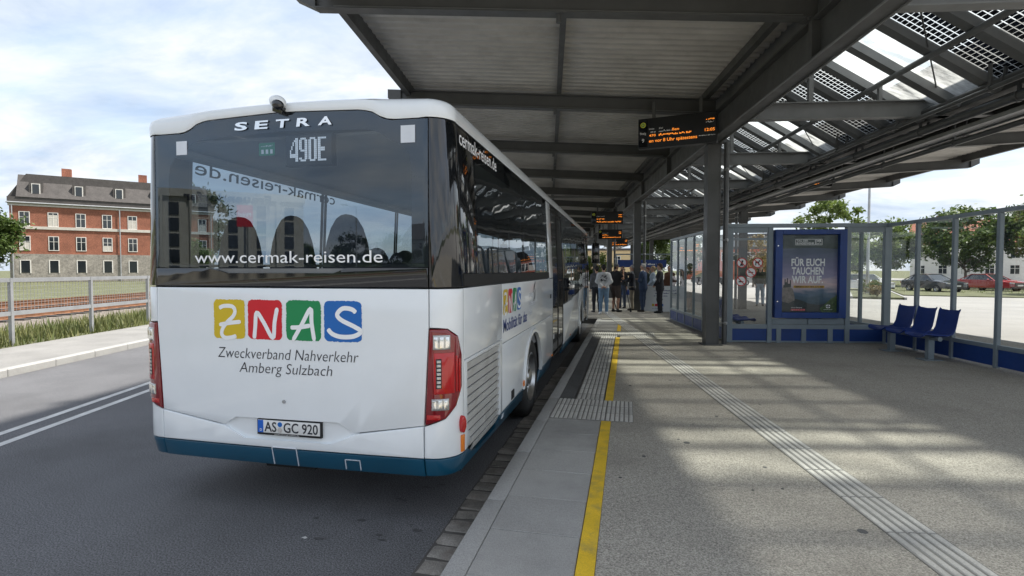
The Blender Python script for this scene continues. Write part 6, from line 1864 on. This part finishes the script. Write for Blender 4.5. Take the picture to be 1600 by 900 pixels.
# ---- cars
def car_parts(paint):
    L_, Wd = 4.6, 1.80
    parts = []
    # body: side outline swept across the width with tumblehome
    outl = [(-2.28, .32), (-2.3, .55), (-2.24, .80), (-1.55, .93), (-.7, .98), (1.4, 1.0), (2.18, .98), (2.29, .78), (2.3, .45), (2.2, .28)]
    def sweep(outl, ws, zf=None):
        mb = MB(); n = len(outl)
        for x, sc, dz in ws:
            for y, z in outl: mb.v.append((x, y * sc, z if z < .9 else z + dz))
        for i in range(len(ws) - 1):
            for j in range(n):
                a = i * n + j; b = i * n + (j + 1) % n
                mb.f.append((a, b, b + n, a + n)); mb.m.append(0)
        mb.f.append(tuple(range(n))); mb.f.append(tuple(range((len(ws) - 1) * n, len(ws) * n))); mb.m += [0, 0]
        return mb
    b = sweep(outl, ((-.90, .93, -.06), (-.87, .97, -.03), (-.6, .995, .0), (0, 1.0, .015), (.6, .995, 0), (.87, .97, -.03), (.90, .93, -.06)))
    parts.append(('body', b.mesh('body', paint, smooth=40), None))
    gh = [(-.95, .95), (-.15, 1.40), (.35, 1.46), (1.05, 1.42), (1.85, 1.0)]
    mb = MB()
    for x, k in ((-.82, 0), (-.60, 1), (.60, 1), (.82, 0)):
        for y, z in gh: mb.v.append((x if k == 0 or z < 1.1 else x, y, z if k else .95 + (z - .95) * .06))
    n = len(gh)
    for i in range(3):
        for j in range(n - 1): mb.f.append((i * n + j, i * n + j + 1, (i + 1) * n + j + 1, (i + 1) * n + j)); mb.m.append(0)
    parts.append(('windows', mb.mesh('windows', 'window_dark', smooth=20), None))
    mb = MB(); mb.add([(-.58, -.12, 1.425), (.58, -.12, 1.425), (.6, .36, 1.475), (.58, 1.0, 1.44), (-.58, 1.0, 1.44), (-.6, .36, 1.475)], [(0, 1, 2, 5), (5, 2, 3, 4)]); parts.append(('roof', mb.mesh('roof', paint, smooth=40), None))
    for s in (-1, 1):
        mb = MB()
        mb.bar((s * .84, -.96, .95), (s * .615, -.14, 1.42), .05, .05); mb.bar((s * .615, -.14, 1.42), (s * .615, 1.06, 1.44), .05, .05); mb.bar((s * .615, 1.06, 1.43), (s * .84, 1.88, .99), .07, .05); parts.append(('roof_pillar', mb.mesh('roof_pillar', paint), None))
        mb = MB(); mb.prism([(s * .50, .66), (s * .86, .70), (s * .84, .80), (s * .52, .77)], 'y', -2.32, -2.1); parts.append(('headlight', mb.mesh('headlight', 'lamp_clear'), None))
        mb = MB(); mb.sphere((s * .99, -.62, .98), .10, 10, 6, (1.1, .6, .75)); parts.append(('mirror', mb.mesh('mirror', paint, smooth=60), None))
        mb = MB(); mb.box(s * .50, 2.2, .68, s * .86, 2.33, .82); parts.append(('rear_light', mb.mesh('rear_light', 'lamp_red'), None))
    mb = MB(); mb.prism([(-.46, .46), (.46, .46), (.42, .74), (-.42, .74)], 'y', -2.335, -2.2); parts.append(('grille', mb.mesh('grille', 'board_black'), None))
    mb = MB(); mb.box(-.78, -2.315, .30, .78, -2.2, .42); parts.append(('air_intake', mb.mesh('air_intake', 'board_black'), None))
    mb = MB(); mb.box(-.26, -2.345, .48, .26, -2.33, .59); parts.append(('number_plate', mb.mesh('number_plate', 'plate_white'), None))
    tm = MB(); tm.lathe([(.2, -.1), (.3, -.1), (.32, -.07), (.32, .07), (.3, .1), (.2, .1)], 20, 'x'); tme = tm.mesh('wheel', 'tyre', smooth=40)
    rm = MB(); rm.lathe([(.21, .09), (.19, .06), (.05, .085), (0, .085)], 12, 'x'); rm.lathe([(.21, -.09), (.19, -.06), (.05, -.085), (0, -.085)], 12, 'x'); rme = rm.mesh('rim', 'rim', smooth=40)
    return parts, tme, rme
CARS = {}
def car(label, x, y, rz, paint):
    if paint not in CARS: CARS[paint] = car_parts(paint)
    parts, tme, rme = CARS[paint]
    t = thing('parked_car', label, 'car', (x, y, .002), rz, 'parked cars')
    for nm, me, _ in parts: obj(nm, me, t)
    for sx in (-1, 1):
        for yy in (-1.4, 1.35):
            w = obj('wheel', tme, t, (sx * .82, yy, .32)); obj('rim', rme, w)
    return t
car('white saloon car facing the platform beside the lamp post', 19.2, 48.6, R(12), 'car_white')
car('dark car parked right of the white saloon', 24.5, 49.5, R(15), 'car_dark')
car('red car parked farther right under the trees', 30.0, 52.0, R(20), 'car_red')
car('silver car parked behind the stickered glass pane', 15.0, 66.0, R(80), 'car_silver')
car('dark car in the distance left of the poster showcase', 9.8, 66.5, R(85), 'car_dark')
car('silver car standing far behind the photographer', -12.0, -26.0, R(170), 'car_silver')

# ---- far shelter with blue name board
fs = thing('far_shelter', 'far glass shelter with dark blue name board behind the people', 'shelter', (*CF(6.1, 33.5), PZ), TH)
for x in (-1.9, -.6, .7, 1.9):
    mb = MB(); mb.box(x - .04, -.04, 0, x + .04, .04, 2.55); mb.build('post', 'frame_grey', fs)
mb = MB(); mb.box(-1.95, -.05, 2.55, 1.95, .05, 2.63); mb.build('top_rail', 'frame_grey', fs)
for a, b in ((-1.86, -.64), (-.56, .66), (.74, 1.86)):
    mb = MB(); mb.add([(a, 0, .4), (b, 0, .4), (b, 0, 2.5), (a, 0, 2.5)], [(0, 1, 2, 3)]); mb.build('glass_pane', 'shelter_glass', fs)
    mb = MB(); mb.box(a, -.02, .04, b, .02, .38); mb.build('base_panel', 'panel_blue', fs)
mb = MB(); mb.box(-1.8, -.12, 1.78, 1.2, -.06, 2.24); nb = mb.build('name_board', 'panel_blue', fs)
scribble('name_text', 'text_white', nb, lambda x, y: (x, -.123, y), -.6, 1.92, 1.2, .14, 8)
